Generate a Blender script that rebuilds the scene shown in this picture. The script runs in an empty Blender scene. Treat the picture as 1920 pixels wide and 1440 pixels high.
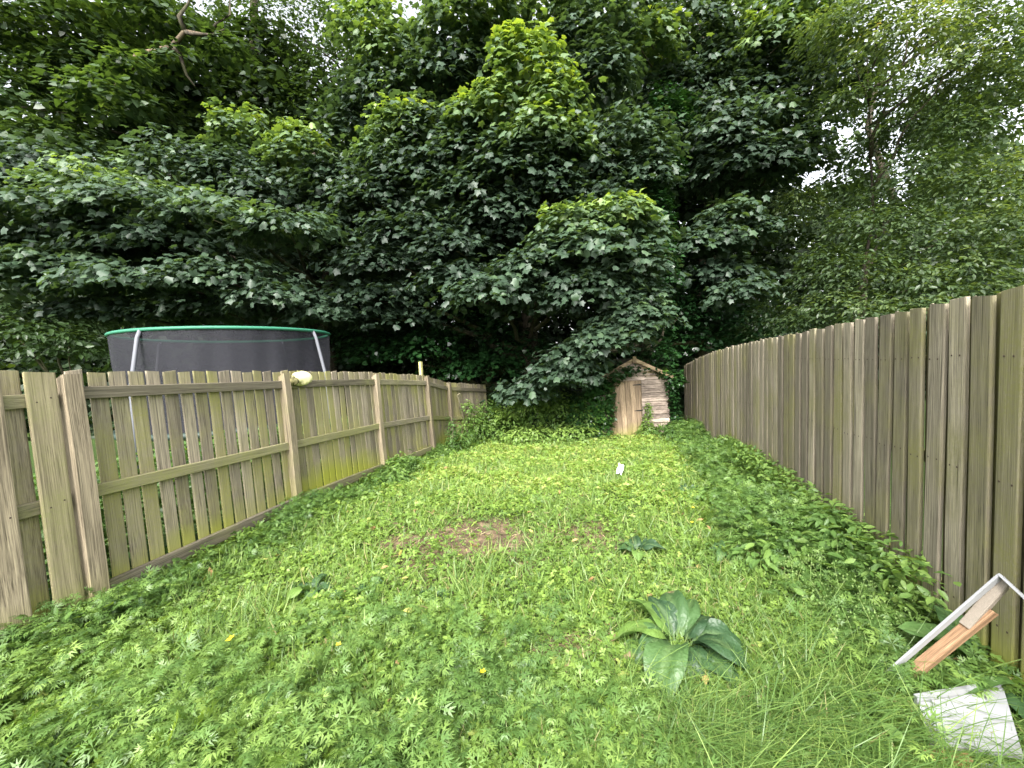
import bpy, math, random
import numpy as np
from mathutils import Matrix, Vector, Euler

random.seed(7)
RNG = np.random.default_rng(11)
S = bpy.context.scene
COL = S.collection

# ------------------------------------------------------------ camera, light, exposure
cam = bpy.data.cameras.new('camera')
cam.sensor_width = 36.0
cam.lens = 15.0
cam.clip_start = 0.05
cam.clip_end = 400.0
camo = bpy.data.objects.new('camera', cam)
COL.objects.link(camo)
_r = Matrix(((0.998971, 0.045363, 0.0), (-0.002263, 0.049844, -0.998754), (-0.045306, 0.997726, 0.049896)))
camo.matrix_world = Matrix.Translation((0, 0, 1.6)) @ _r.to_4x4()
S.camera = camo

SUN_EL, SUN_AZ = math.radians(46), math.radians(192)      # azimuth measured clockwise from +Y
world = bpy.data.worlds.new('World')
S.world = world
world.use_nodes = True
wn, wl = world.node_tree.nodes, world.node_tree.links
wn.clear()
sky = wn.new('ShaderNodeTexSky')
sky.sky_type = 'NISHITA'
sky.sun_disc = False
sky.sun_elevation = SUN_EL
sky.sun_rotation = SUN_AZ
sky.air_density = 1.0
sky.dust_density = 4.0
sky.ozone_density = 1.0
hs = wn.new('ShaderNodeHueSaturation')
hs.inputs['Saturation'].default_value = 0.22
hs.inputs['Value'].default_value = 1.0
bg = wn.new('ShaderNodeBackground')
bg.inputs['Strength'].default_value = 0.15
wo = wn.new('ShaderNodeOutputWorld')
wl.new(sky.outputs[0], hs.inputs['Color'])
wl.new(hs.outputs[0], bg.inputs['Color'])
wl.new(bg.outputs[0], wo.inputs[0])

sun = bpy.data.lights.new('sun', 'SUN')
sun.energy = 1.5
sun.angle = math.radians(22)
sun.color = (1.0, 0.965, 0.90)
suno = bpy.data.objects.new('sun', sun)
COL.objects.link(suno)
_d = Vector((math.sin(SUN_AZ) * math.cos(SUN_EL), math.cos(SUN_AZ) * math.cos(SUN_EL), math.sin(SUN_EL)))
suno.rotation_euler = _d.to_track_quat('Z', 'Y').to_euler()
suno.location = (0, -5, 20)

S.view_settings.view_transform = 'Standard'
S.view_settings.look = 'None'
S.view_settings.exposure = 2.02
S.view_settings.gamma = 1.0
S.render.engine = 'CYCLES'
S.cycles.use_denoising = True
try:
    S.cycles.denoiser = 'OPENIMAGEDENOISE'
except Exception:
    pass
S.cycles.max_bounces = 6
S.cycles.diffuse_bounces = 4
S.cycles.glossy_bounces = 2
S.cycles.transmission_bounces = 3
S.cycles.transparent_max_bounces = 8
S.cycles.caustics_reflective = False
S.cycles.caustics_refractive = False

# ------------------------------------------------------------ helpers
def tag(o, label=None, cat=None, group=None, kind=None):
    if label: o['label'] = label
    if cat: o['category'] = cat
    if group: o['group'] = group
    if kind: o['kind'] = kind
    return o

def thing(name, loc, label, cat, group=None, rot=(0, 0, 0)):
    o = bpy.data.objects.new(name, None)
    o.empty_display_size = 0.2
    o.location = loc
    o.rotation_euler = rot
    COL.objects.link(o)
    return tag(o, label, cat, group)

def link(name, me, parent=None, loc=(0, 0, 0), rot=(0, 0, 0), scale=(1, 1, 1)):
    o = bpy.data.objects.new(name, me)
    COL.objects.link(o)
    if parent is not None: o.parent = parent
    o.location = loc
    o.rotation_euler = rot
    o.scale = scale
    return o

def mesh_np(name, V, tris, mat, attrs=None, smooth=False):
    me = bpy.data.meshes.new(name)
    V = np.asarray(V, np.float32); tris = np.asarray(tris, np.int32)
    nt = len(tris)
    me.vertices.add(len(V)); me.vertices.foreach_set('co', V.ravel())
    me.loops.add(nt * 3); me.loops.foreach_set('vertex_index', tris.ravel())
    me.polygons.add(nt)
    me.polygons.foreach_set('loop_start', np.arange(0, nt * 3, 3, dtype=np.int32))
    if smooth: me.polygons.foreach_set('use_smooth', np.ones(nt, dtype=bool))
    me.update(calc_edges=True)
    for k, a in (attrs or {}).items():
        at = me.attributes.new(k, 'FLOAT', 'POINT')
        at.data.foreach_set('value', np.asarray(a, np.float32))
    me.materials.append(mat)
    return me

def mesh_py(name, V, F, mat, smooth=False):
    me = bpy.data.meshes.new(name)
    me.from_pydata([tuple(v) for v in V], [], F)
    me.update()
    if smooth: me.polygons.foreach_set('use_smooth', [True] * len(me.polygons))
    if mat: me.materials.append(mat)
    return me

def norm(a): return a / np.maximum(np.linalg.norm(a, axis=-1, keepdims=True), 1e-9)

def frames(n, d):
    """columns x,y,z of each leaf frame: z along n, y the direction d made square to n"""
    n = norm(n)
    y = norm(d - n * np.sum(d * n, -1, keepdims=True))
    x = np.cross(y, n)
    return np.stack([x, y, n], -1)

def scatter(tmpl, pos, R, sc, tint):
    tv, tf = tmpl
    tv = np.asarray(tv, float); tf = np.asarray(tf)
    N = len(pos); k = len(tv)
    sc = np.asarray(sc).reshape(N, 1, -1)
    V = np.einsum('nij,nkj->nki', R, tv[None] * sc) + pos[:, None]
    F = tf[None] + (np.arange(N) * k)[:, None, None]
    return V.reshape(-1, 3), F.reshape(-1, 3), np.repeat(tint, k), np.tile(tv[:, 1], N)

class Bag:
    def __init__(s): s.V = []; s.F = []; s.t = []; s.u = []; s.n = 0
    def add(s, V, F, t, u):
        s.V.append(V); s.F.append(F + s.n); s.t.append(t); s.u.append(u); s.n += len(V)
    def mesh(s, name, mat):
        return mesh_np(name, np.concatenate(s.V), np.concatenate(s.F), mat,
                       {'tint': np.concatenate(s.t), 'along': np.concatenate(s.u)})

def fan(outline, zf, centre):
    V = [(centre[0], centre[1], zf(*centre))] + [(x, y, zf(x, y)) for x, y in outline]
    n = len(outline)
    return np.array(V), np.array([(0, i + 1, (i + 1) % n + 1) for i in range(n)])

# sycamore leaf: five pointed lobes
_h = [(0.12, -0.04), (0.40, 0.04), (0.34, 0.28), (0.54, 0.58), (0.24, 0.66)]
SYC = fan([(0, 0.06)] + _h + [(0, 1.0)] + [(-x, y) for x, y in _h[::-1]], lambda x, y: -0.45 * x * x - 0.25 * (y - .35) ** 2 + .05 * math.sin(9 * x), (0, 0.34))
_h2 = [(0.14, -0.02), (0.36, 0.10), (0.33, 0.30), (0.46, 0.62), (0.25, 0.70)]
SYC2 = fan([(0, 0.06)] + _h2 + [(0.04, .95)] + [(-x * .9, y + .03) for x, y in _h2[::-1]], lambda x, y: -0.9 * abs(x) ** 1.5 - 0.5 * max(0, y - .4) ** 2, (0, 0.34))
# ivy leaf
_h = [(0.42, 0.08), (0.34, 0.5)]
IVY = fan([(0, 0.1)] + _h + [(0, 1.0)] + [(-x, y) for x, y in _h[::-1]], lambda x, y: -0.2 * x * x, (0, 0.4))
# plain oval leaf folded along its rib
OVAL = (np.array([(0, 0, 0), (.22, .35, .05), (.17, .72, .03), (0, 1, -.1), (-.17, .72, .03), (-.22, .35, .05), (0, .5, -.02)]),
        np.array([(0, 1, 6), (1, 2, 6), (2, 3, 6), (3, 4, 6), (4, 5, 6), (5, 0, 6)]))
DIAM = (np.array([(0, 0, 0), (.3, .5, .06), (0, 1, -.06), (-.3, .5, .06)]), np.array([(0, 1, 2), (0, 2, 3)]))
# clump of six small leaves along a twig (far wood)
def _spray(n, spread, L, w, seed):
    rg = random.Random(seed); V = []; F = []
    for i in range(n):
        a = (i % 2 * 2 - 1) * rg.uniform(.5, 1.3); y0 = .1 + .75 * i / n
        c, s = math.cos(a), math.sin(a)
        l = L * rg.uniform(.7, 1.2); z0 = rg.uniform(-.08, .08)
        pts = [(0, 0), (w, .5), (0, 1), (-w, .5)]
        b = len(V)
        for (px, py) in pts:
            px *= l; py *= l
            V.append((px * c + py * s, y0 - px * s + py * c, z0 + rg.uniform(-.06, .06) - .15 * abs(py)))
        F += [(b, b + 1, b + 2), (b, b + 2, b + 3)]
    return np.array(V), np.array(F)
SPRAY = _spray(6, 1, .36, .34, 3)
SPRAY2 = _spray(5, 1, .42, .34, 8)
# trifoliate weed leaf: three little leaflets
def _tri(seed):
    rg = random.Random(seed); V = []; F = []
    for a in (-1.25, 0, 1.25):
        c, s = math.cos(a), math.sin(a); b = len(V)
        for (px, py, pz) in [(0, .08, 0), (.26, .42, .05), (.16, .95, -.03), (-.16, .95, -.03), (-.26, .42, .05)]:
            py *= .62; px *= .8
            V.append((px * c + py * s, .35 - px * s + py * c, pz + rg.uniform(-.03, .03)))
        F += [(b, b + 1, b + 2), (b, b + 2, b + 3), (b, b + 3, b + 4)]
    return np.array(V), np.array(F)
TRI = _tri(1)
# deeply cut geranium / buttercup leaf: five lobes, each of three narrow teeth
def _cut():
    V = [(0, .3, 0)]; F = []
    rg = random.Random(6)
    for a in (-2.1, -1.05, 0, 1.05, 2.1):
        L = .66 if abs(a) < 1.5 else .5
        c, s = math.cos(a), math.sin(a)
        def pt(rr, off, z): return (rr * s + off * c, .3 + rr * c - off * s, z)
        b = len(V); z = rg.uniform(-.05, .05)
        V += [pt(.3, .045, .03), pt(.3, -.045, .03)]
        F.append((0, b, b + 1))
        for (r0_, dr_, o_) in ((.3, L, 0), (.24, L * .72, .22), (.24, L * .72, -.22), (.42, L * .95, .13), (.42, L * .95, -.13)):
            q = len(V); w = .06
            V += [pt(r0_, o_ * .25 + w, .03), pt(dr_, o_ * 1.25, -.07 + z), pt(r0_, o_ * .25 - w, .03)]
            F.append((q, q + 1, q + 2))
    return np.array(V), np.array(F)
CUT = _cut()
def _blade(nseg, bend, w):
    V = []; F = []
    for i in range(nseg):
        t = i / nseg
        V += [(-w * (1 - t * .6), t * (1 - .12 * bend * t), -bend * .45 * t * t + 0), (w * (1 - t * .6), t * (1 - .12 * bend * t), -bend * .45 * t * t)]
    V.append((0, 1 - .12 * bend, -bend * .45 - .02))
    for i in range(nseg - 1):
        a = 2 * i; F += [(a, a + 1, a + 3), (a, a + 3, a + 2)]
    a = 2 * (nseg - 1); F.append((a, a + 1, a + 2))
    return np.array(V), np.array(F)
BLADE = _blade(2, .6, .024)
LONGB = _blade(6, 1.9, .0075)

# ------------------------------------------------------------ materials
def mat(name):
    m = bpy.data.materials.new(name); m.use_nodes = True
    nt = m.node_tree; nt.nodes.clear()
    return m, nt.nodes, nt.links

def N(n, t, **kw):
    x = n.new(t)
    for k, v in kw.items():
        if k in x.inputs: x.inputs[k].default_value = v
        else: setattr(x, k, v)
    return x

def ramp(n, stops, interp='LINEAR'):
    r = n.new('ShaderNodeValToRGB'); cr = r.color_ramp; cr.interpolation = interp
    while len(cr.elements) < len(stops): cr.elements.new(0.5)
    for e, (p, c) in zip(cr.elements, stops):
        e.position = p; e.color = (c[0], c[1], c[2], 1)
    return r

def leaf_mat(name, stops, rough=.42, spec=.45, trans=.35, tcol=1.5, spots=0.0):
    m, n, l = mat(name)
    at = N(n, 'ShaderNodeAttribute', attribute_name='tint')
    rp = ramp(n, stops); l.new(at.outputs['Fac'], rp.inputs[0])
    col = rp.outputs[0]
    geo = N(n, 'ShaderNodeNewGeometry')
    nz = N(n, 'ShaderNodeTexNoise', Scale=23.0, Detail=3.0)
    l.new(geo.outputs['Position'], nz.inputs['Vector'])
    mr = N(n, 'ShaderNodeMapRange'); mr.inputs['To Min'].default_value = .78; mr.inputs['To Max'].default_value = 1.2
    l.new(nz.outputs[0], mr.inputs[0])
    mx = N(n, 'ShaderNodeMix', data_type='RGBA', blend_type='MULTIPLY'); mx.inputs[0].default_value = 1
    l.new(col, mx.inputs[6]); l.new(mr.outputs[0], mx.inputs[7])
    col = mx.outputs[2]
    p = N(n, 'ShaderNodeBsdfPrincipled', Roughness=rough); p.inputs['Specular IOR Level'].default_value = spec
    l.new(col, p.inputs['Base Color'])
    tr = N(n, 'ShaderNodeBsdfTranslucent')
    tm = N(n, 'ShaderNodeMix', data_type='RGBA', blend_type='MULTIPLY'); tm.inputs[0].default_value = 1
    tm.inputs[7].default_value = (tcol * 1.05, tcol, tcol * .35, 1)
    l.new(col, tm.inputs[6]); l.new(tm.outputs[2], tr.inputs[0])
    ms = N(n, 'ShaderNodeMixShader'); ms.inputs[0].default_value = trans
    l.new(p.outputs[0], ms.inputs[1]); l.new(tr.outputs[0], ms.inputs[2])
    o = N(n, 'ShaderNodeOutputMaterial'); l.new(ms.outputs[0], o.inputs[0])
    return m

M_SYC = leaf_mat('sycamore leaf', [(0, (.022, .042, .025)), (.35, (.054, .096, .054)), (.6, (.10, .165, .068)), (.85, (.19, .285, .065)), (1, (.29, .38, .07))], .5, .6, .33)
M_SMALL = leaf_mat('small leaf', [(0, (.022, .042, .016)), (.5, (.062, .112, .036)), (.85, (.15, .215, .055)), (.95, (.21, .26, .06)), (1, (.28, .16, .06))], .42, .5, .38)
M_ELDER = leaf_mat('elder leaf', [(0, (.025, .045, .02)), (.35, (.06, .10, .038)), (.7, (.15, .205, .075)), (.9, (.25, .29, .11)), (1, (.34, .22, .09))], .42, .55, .42)
M_FAR = leaf_mat('far leaf', [(0, (.016, .032, .015)), (.6, (.045, .080, .028)), (1, (.13, .19, .045))], .5, .35, .3)
M_IVY = leaf_mat('ivy leaf', [(0, (.012, .04, .012)), (.6, (.035, .10, .022)), (1, (.14, .26, .045))], .28, .6, .2)
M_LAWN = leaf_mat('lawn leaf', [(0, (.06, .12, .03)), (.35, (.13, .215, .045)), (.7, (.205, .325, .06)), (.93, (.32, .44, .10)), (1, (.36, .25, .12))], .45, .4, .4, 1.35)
M_CUTL = leaf_mat('cut leaf', [(0, (.05, .11, .03)), (.5, (.125, .225, .055)), (1, (.26, .38, .09))], .42, .45, .4, 1.35)
M_GRASS = leaf_mat('grass blade', [(0, (.06, .12, .035)), (.5, (.12, .215, .05)), (.9, (.27, .37, .10)), (1, (.38, .34, .17))], .4, .45, .4, 1.3)

def wood(name, grey, olive, algae, foot, cells=(26, 26, 2.2), dark=(.045, .035, .022), horiz=False, footz=.35):
    m, n, l = mat(name)
    tc = N(n, 'ShaderNodeTexCoord'); oi = N(n, 'ShaderNodeObjectInfo')
    off = N(n, 'ShaderNodeVectorMath', operation='MULTIPLY_ADD')
    off.inputs[1].default_value = (1, 1, 1)
    cmb = N(n, 'ShaderNodeCombineXYZ')
    for i, k in enumerate((37.0, 19.0, 61.0)):
        mm = N(n, 'ShaderNodeMath', operation='MULTIPLY'); mm.inputs[1].default_value = k
        l.new(oi.outputs['Random'], mm.inputs[0]); l.new(mm.outputs[0], cmb.inputs[i])
    l.new(tc.outputs['Object'], off.inputs[0]); l.new(cmb.outputs[0], off.inputs[2])
    mp = N(n, 'ShaderNodeVectorMath', operation='MULTIPLY'); mp.inputs[1].default_value = cells
    l.new(off.outputs[0], mp.inputs[0])
    # knots bend the grain
    wrp = N(n, 'ShaderNodeTexNoise', Scale=3.0, Detail=2.0); l.new(off.outputs[0], wrp.inputs['Vector'])
    add = N(n, 'ShaderNodeVectorMath', operation='MULTIPLY_ADD'); add.inputs[1].default_value = (3.5, 3.5, 1.0)
    l.new(wrp.outputs['Color'], add.inputs[0]); l.new(mp.outputs[0], add.inputs[2])
    g = N(n, 'ShaderNodeTexNoise', Scale=1.0, Detail=7.0, Roughness=.68); l.new(add.outputs[0], g.inputs['Vector'])
    gr = ramp(n, [(.32, dark), (.43, [c * .58 for c in grey]), (.56, grey), (.72, [min(1, c * 1.5) for c in grey])])
    l.new(g.outputs[0], gr.inputs[0])
    kn = N(n, 'ShaderNodeTexVoronoi', Scale=1.0); kv = N(n, 'ShaderNodeVectorMath', operation='MULTIPLY'); kv.inputs[1].default_value = [max(1.0, c_ / 9.0) for c_ in cells]
    l.new(off.outputs[0], kv.inputs[0]); l.new(kv.outputs[0], kn.inputs['Vector'])
    kr = N(n, 'ShaderNodeMapRange'); kr.inputs['From Min'].default_value = .05; kr.inputs['From Max'].default_value = .17; kr.inputs['To Min'].default_value = .38
    l.new(kn.outputs['Distance'], kr.inputs[0])
    blo = N(n, 'ShaderNodeTexNoise', Scale=2.4, Detail=5.0, Roughness=.7); l.new(off.outputs[0], blo.inputs['Vector'])
    blr = N(n, 'ShaderNodeMapRange'); blr.inputs['From Min'].default_value = .32; blr.inputs['From Max'].default_value = .68; blr.inputs['To Min'].default_value = .68; blr.inputs['To Max'].default_value = 1.22
    l.new(blo.outputs[0], blr.inputs[0])
    kb = N(n, 'ShaderNodeMath', operation='MULTIPLY'); l.new(kr.outputs[0], kb.inputs[0]); l.new(blr.outputs[0], kb.inputs[1])
    gk = N(n, 'ShaderNodeMix', data_type='RGBA', blend_type='MULTIPLY'); gk.inputs[0].default_value = 1
    l.new(gr.outputs[0], gk.inputs[6]); l.new(kb.outputs[0], gk.inputs[7])
    # each timber differs in tone
    vr = N(n, 'ShaderNodeMapRange'); vr.inputs['To Min'].default_value = .64; vr.inputs['To Max'].default_value = 1.22
    l.new(oi.outputs['Random'], vr.inputs[0])
    mv = N(n, 'ShaderNodeMix', data_type='RGBA', blend_type='MULTIPLY'); mv.inputs[0].default_value = 1
    l.new(gk.outputs[2], mv.inputs[6]); l.new(vr.outputs[0], mv.inputs[7])
    # algae film
    geo = N(n, 'ShaderNodeNewGeometry')
    a1 = N(n, 'ShaderNodeTexNoise', Scale=1.7, Detail=5.0, Roughness=.65); l.new(geo.outputs['Position'], a1.inputs['Vector'])
    r2 = N(n, 'ShaderNodeMath', operation='MULTIPLY'); r2.inputs[1].default_value = 7.31
    l.new(oi.outputs['Random'], r2.inputs[0])
    fr = N(n, 'ShaderNodeMath', operation='FRACT'); l.new(r2.outputs[0], fr.inputs[0])
    s1 = N(n, 'ShaderNodeMath', operation='MULTIPLY_ADD'); s1.inputs[1].default_value = .34; l.new(fr.outputs[0], s1.inputs[0]); l.new(a1.outputs[0], s1.inputs[2])
    s2 = N(n, 'ShaderNodeMath', operation='MULTIPLY_ADD'); s2.inputs[1].default_value = .35; l.new(g.outputs[0], s2.inputs[0]); l.new(s1.outputs[0], s2.inputs[2])
    am = N(n, 'ShaderNodeMapRange'); am.inputs['From Min'].default_value = 1.16 - algae; am.inputs['From Max'].default_value = 1.50 - algae
    l.new(s2.outputs[0], am.inputs[0])
    fine = N(n, 'ShaderNodeTexNoise', Scale=60.0, Detail=3.0); l.new(geo.outputs['Position'], fine.inputs['Vector'])
    am2 = N(n, 'ShaderNodeMath', operation='MULTIPLY'); fm = N(n, 'ShaderNodeMapRange'); fm.inputs['From Min'].default_value = .3; fm.inputs['From Max'].default_value = .6
    fm.inputs['To Min'].default_value = .55
    l.new(fine.outputs[0], fm.inputs[0]); l.new(fm.outputs[0], am2.inputs[0]); l.new(am.outputs[0], am2.inputs[1])
    am3 = N(n, 'ShaderNodeMath', operation='MULTIPLY'); am3.inputs[1].default_value = .85; l.new(am2.outputs[0], am3.inputs[0])
    ma = N(n, 'ShaderNodeMix', data_type='RGBA'); ma.inputs[7].default_value = (*olive, 1)
    l.new(am3.outputs[0], ma.inputs[0]); l.new(mv.outputs[2], ma.inputs[6])
    col = ma.outputs[2]
    if foot > 0:                                            # moss creeping up from the soil
        sx = N(n, 'ShaderNodeSeparateXYZ'); l.new(geo.outputs['Position'], sx.inputs[0])
        gz = N(n, 'ShaderNodeMath', operation='MULTIPLY_ADD'); gz.inputs[1].default_value = .045; l.new(sx.outputs[1], gz.inputs[0]); l.new(sx.outputs[2], gz.inputs[2])
        low = N(n, 'ShaderNodeTexNoise', Scale=1.1, Detail=3.0); l.new(geo.outputs['Position'], low.inputs['Vector'])
        hh = N(n, 'ShaderNodeMath', operation='MULTIPLY_ADD'); hh.inputs[1].default_value = -.9; l.new(low.outputs[0], hh.inputs[0]); l.new(gz.outputs[0], hh.inputs[2])
        yb = N(n, 'ShaderNodeMath', operation='SUBTRACT'); yb.inputs[1].default_value = 5.5; l.new(sx.outputs[1], yb.inputs[0])
        ya = N(n, 'ShaderNodeMath', operation='ABSOLUTE'); l.new(yb.outputs[0], ya.inputs[0])
        ym = N(n, 'ShaderNodeMapRange'); ym.inputs['From Min'].default_value = .3; ym.inputs['From Max'].default_value = 1.6; ym.inputs['To Min'].default_value = -.22; ym.inputs['To Max'].default_value = 0
        l.new(ya.outputs[0], ym.inputs[0])
        hs2 = N(n, 'ShaderNodeMath', operation='ADD'); l.new(hh.outputs[0], hs2.inputs[0]); l.new(ym.outputs[0], hs2.inputs[1]); hh = hs2
        h2 = N(n, 'ShaderNodeMath', operation='MULTIPLY_ADD'); h2.inputs[1].default_value = -.35; l.new(g.outputs[0], h2.inputs[0]); l.new(hh.outputs[0], h2.inputs[2])
        fm2 = N(n, 'ShaderNodeMapRange'); fm2.inputs['From Min'].default_value = footz - .45; fm2.inputs['From Max'].default_value = footz - .75
        fm2.inputs['To Min'].default_value = 0; fm2.inputs['To Max'].default_value = foot
        l.new(h2.outputs[0], fm2.inputs[0])
        mf = N(n, 'ShaderNodeMix', data_type='RGBA'); mf.inputs[7].default_value = (.30, .32, .035, 1)
        l.new(fm2.outputs[0], mf.inputs[0]); l.new(col, mf.inputs[6]); col = mf.outputs[2]
    p = N(n, 'ShaderNodeBsdfPrincipled', Roughness=.85); p.inputs['Specular IOR Level'].default_value = .2
    l.new(col, p.inputs['Base Color'])
    bp = N(n, 'ShaderNodeBump', Strength=.55, Distance=.004); l.new(g.outputs[0], bp.inputs['Height']); l.new(bp.outputs[0], p.inputs['Normal'])
    o = N(n, 'ShaderNodeOutputMaterial'); l.new(p.outputs[0], o.inputs[0])
    return m

W_LEFT = wood('left fence board', (.35, .30, .22), (.29, .28, .085), .45, .85)
W_LRAIL = wood('left fence rail', (.27, .235, .17), (.26, .26, .09), .42, 0)
W_LPOST = wood('left fence post', (.36, .295, .205), (.26, .26, .10), .37, .3)
W_RIGHT = wood('right fence board', (.33, .285, .215), (.21, .20, .07), .38, .85)
W_RBACK = wood('right fence back board', (.20, .17, .11), (.17, .17, .05), .5, .6)
W_SHED = wood('shed cladding', (.50, .405, .335), (.33, .31, .15), .12, 0, cells=(2.2, 26, 26), dark=(.22, .16, .13))
W_DOOR = wood('shed door board', (.42, .31, .21), (.31, .29, .12), .22, .5, dark=(.20, .14, .09))
W_BARGE = wood('shed barge board', (.42, .31, .20), (.33, .28, .12), .3, 0, cells=(2.2, 26, 26), dark=(.12, .08, .05))
W_NEW = wood('fresh sawn batten', (.37, .225, .13), (.30, .22, .13), .0, 0, cells=(18, 18, 1.5), dark=(.25, .14, .075))
W_OFF = wood('pale new post', (.60, .56, .24), (.5, .5, .15), .2, 0)
BARK = wood('bark', (.085, .070, .050), (.07, .085, .03), .4, 0, cells=(9, 9, 2.5), dark=(.012, .010, .008))

def plain(name, c, rough=.5, noise=0.0, scale=12.0, metal=0.0, c2=None, spec=.5, alpha=1.0):
    m, n, l = mat(name)
    p = N(n, 'ShaderNodeBsdfPrincipled', Roughness=rough, Metallic=metal); p.inputs['Specular IOR Level'].default_value = spec
    p.inputs['Base Color'].default_value = (*c, 1)
    if c2:
        tc = N(n, 'ShaderNodeTexCoord')
        z = N(n, 'ShaderNodeTexNoise', Scale=scale, Detail=6.0, Roughness=.65); l.new(tc.outputs['Object'], z.inputs['Vector'])
        r = ramp(n, [(.40, c), (.66, c2)]); l.new(z.outputs[0], r.inputs[0]); l.new(r.outputs[0], p.inputs['Base Color'])
        b = N(n, 'ShaderNodeBump', Strength=.3, Distance=.004); l.new(z.outputs[0], b.inputs['Height']); l.new(b.outputs[0], p.inputs['Normal'])
    o = N(n, 'ShaderNodeOutputMaterial')
    if alpha < 1:
        t = N(n, 'ShaderNodeBsdfTransparent'); ms = N(n, 'ShaderNodeMixShader'); ms.inputs[0].default_value = alpha
        l.new(t.outputs[0], ms.inputs[1]); l.new(p.outputs[0], ms.inputs[2]); l.new(ms.outputs[0], o.inputs[0])
    else:
        l.new(p.outputs[0], o.inputs[0])
    return m

# ------------------------------------------------------------ ground
def gz(y): return -0.05 * np.clip(np.asarray(y, float) - 5, 0, 8)
def fl(y): return -3.516 + 0.23 * y        # left fence line
def fr_(y): return 1.69 + 0.253 * y        # right fence line
BARE = [(-.40, 3.85, .75, .50, .95), (.08, 2.31, .26, .13, .9), (.48, 3.85, .55, .34, .7), (-.45, 3.2, .5, .3, .4), (.5, 4.7, .5, .3, .25), (.55, 2.35, .12, .14, .5)]
def bare(x, y):
    b = np.zeros_like(x)
    wob = .22 * np.sin(7.1 * x + 3.3 * y) + .2 * np.sin(11.3 * y - 5.2 * x) + .12 * np.sin(23 * x + 17 * y)
    for (cx, cy, rx, ry, s) in BARE:
        d = np.sqrt(((x - cx) / rx) ** 2 + ((y - cy) / ry) ** 2) + wob
        b = np.maximum(b, s * np.clip(1.55 - d, 0, 1))
    return b

xs = np.concatenate([np.linspace(-120, -7, 14), np.linspace(-6, 7, 150), np.linspace(8, 120, 14)])
ys = np.concatenate([np.linspace(-60, -1, 9), np.linspace(0, 13, 150), np.linspace(14, 200, 20)])
X, Y = np.meshgrid(xs, ys)
Z = gz(Y) + .012 * np.sin(2.3 * X + 1.1 * Y) * np.sin(1.7 * Y) + .006 * np.sin(9 * X) * np.sin(8 * Y)
V = np.stack([X, Y, Z], -1).reshape(-1, 3)
nx = len(xs); ii = np.arange(len(ys) - 1)[:, None] * nx + np.arange(nx - 1)[None]
ii = ii.ravel()
F = np.concatenate([np.stack([ii, ii + 1, ii + nx + 1], 1), np.stack([ii, ii + nx + 1, ii + nx], 1)])
m, n, l = mat('soil and thatch')
geo = N(n, 'ShaderNodeNewGeometry'); at = N(n, 'ShaderNodeAttribute', attribute_name='bare')
z1 = N(n, 'ShaderNodeTexNoise', Scale=9.0, Detail=8.0, Roughness=.7); l.new(geo.outputs['Position'], z1.inputs['Vector'])
soil = ramp(n, [(.32, (.045, .032, .022)), (.48, (.12, .085, .055)), (.6, (.21, .15, .095)), (.72, (.34, .27, .17))]); l.new(z1.outputs[0], soil.inputs[0])
z2 = N(n, 'ShaderNodeTexNoise', Scale=31.0, Detail=6.0, Roughness=.7); l.new(geo.outputs['Position'], z2.inputs['Vector'])
gre = ramp(n, [(.35, (.018, .03, .010)), (.55, (.05, .09, .02)), (.7, (.12, .17, .04))]); l.new(z2.outputs[0], gre.inputs[0])
mx = N(n, 'ShaderNodeMix', data_type='RGBA')
l.new(at.outputs['Fac'], mx.inputs[0]); l.new(gre.outputs[0], mx.inputs[6]); l.new(soil.outputs[0], mx.inputs[7])
p = N(n, 'ShaderNodeBsdfPrincipled', Roughness=.95); p.inputs['Specular IOR Level'].default_value = .15
l.new(mx.outputs[2], p.inputs['Base Color'])
b = N(n, 'ShaderNodeBump', Strength=.8, Distance=.02); l.new(z2.outputs[0], b.inputs['Height']); l.new(b.outputs[0], p.inputs['Normal'])
o = N(n, 'ShaderNodeOutputMaterial'); l.new(p.outputs[0], o.inputs[0])
bb = np.clip(bare(V[:, 0], V[:, 1]) * 1.5, 0, 1)
g = link('ground', mesh_np('ground', V, F, m, {'bare': bb}, True))
tag(g, 'uneven soil under the weedy lawn with bare brown patches', None, None, 'structure')

# ------------------------------------------------------------ timber
_pm = {}
def plank(name, parent, material, c, size, rot=(0, 0, 0), var=None, top='flat'):
    """a board of unit mesh (long in z) scaled to size, centre c, in the parent's space"""
    v = random.randrange(4) if var is None else var
    key = (material.name, v, top)
    if key not in _pm:
        rg = random.Random(hash(key[1]) + 5)
        V = []; F = []
        lv = [-.5, -.17, .17, .5]
        e = .06
        for j, z in enumerate(lv):
            dx = rg.uniform(-.04, .04) if v and 0 < j < 3 else 0
            dy = rg.uniform(-.12, .12) if v and 0 < j < 3 else 0
            for (x, y) in ((-.5 + e, -.5), (.5 - e, -.5), (.5, -.5 + e * 2), (.5, .5 - e * 2), (.5 - e, .5), (-.5 + e, .5), (-.5, .5 - e * 2), (-.5, -.5 + e * 2)):
                zz = z
                if j == 3 and top == 'flat': zz += rg.uniform(-.002, .002) + .004 * x * (v - 1.5)
                if j == 3 and top == 'slope': zz += -.03 * (y + .5)
                V.append((x + dx, y + dy, zz))
        for j in range(3):
            for k in range(8):
                F.append((j * 8 + k, j * 8 + (k + 1) % 8, j * 8 + 8 + (k + 1) % 8, j * 8 + 8 + k))
        F.append(tuple(range(7, -1, -1))); F.append(tuple(range(24, 32)))
        _pm[key] = mesh_py(name, V, F, material)
    return link(name, _pm[key], parent, c, rot, size)

def run_frame(A, B):
    A = Vector(A); B = Vector(B); d = (B - A); L = d.length; d.normalize()
    return A, d, L, math.atan2(d.y, d.x)

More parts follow.
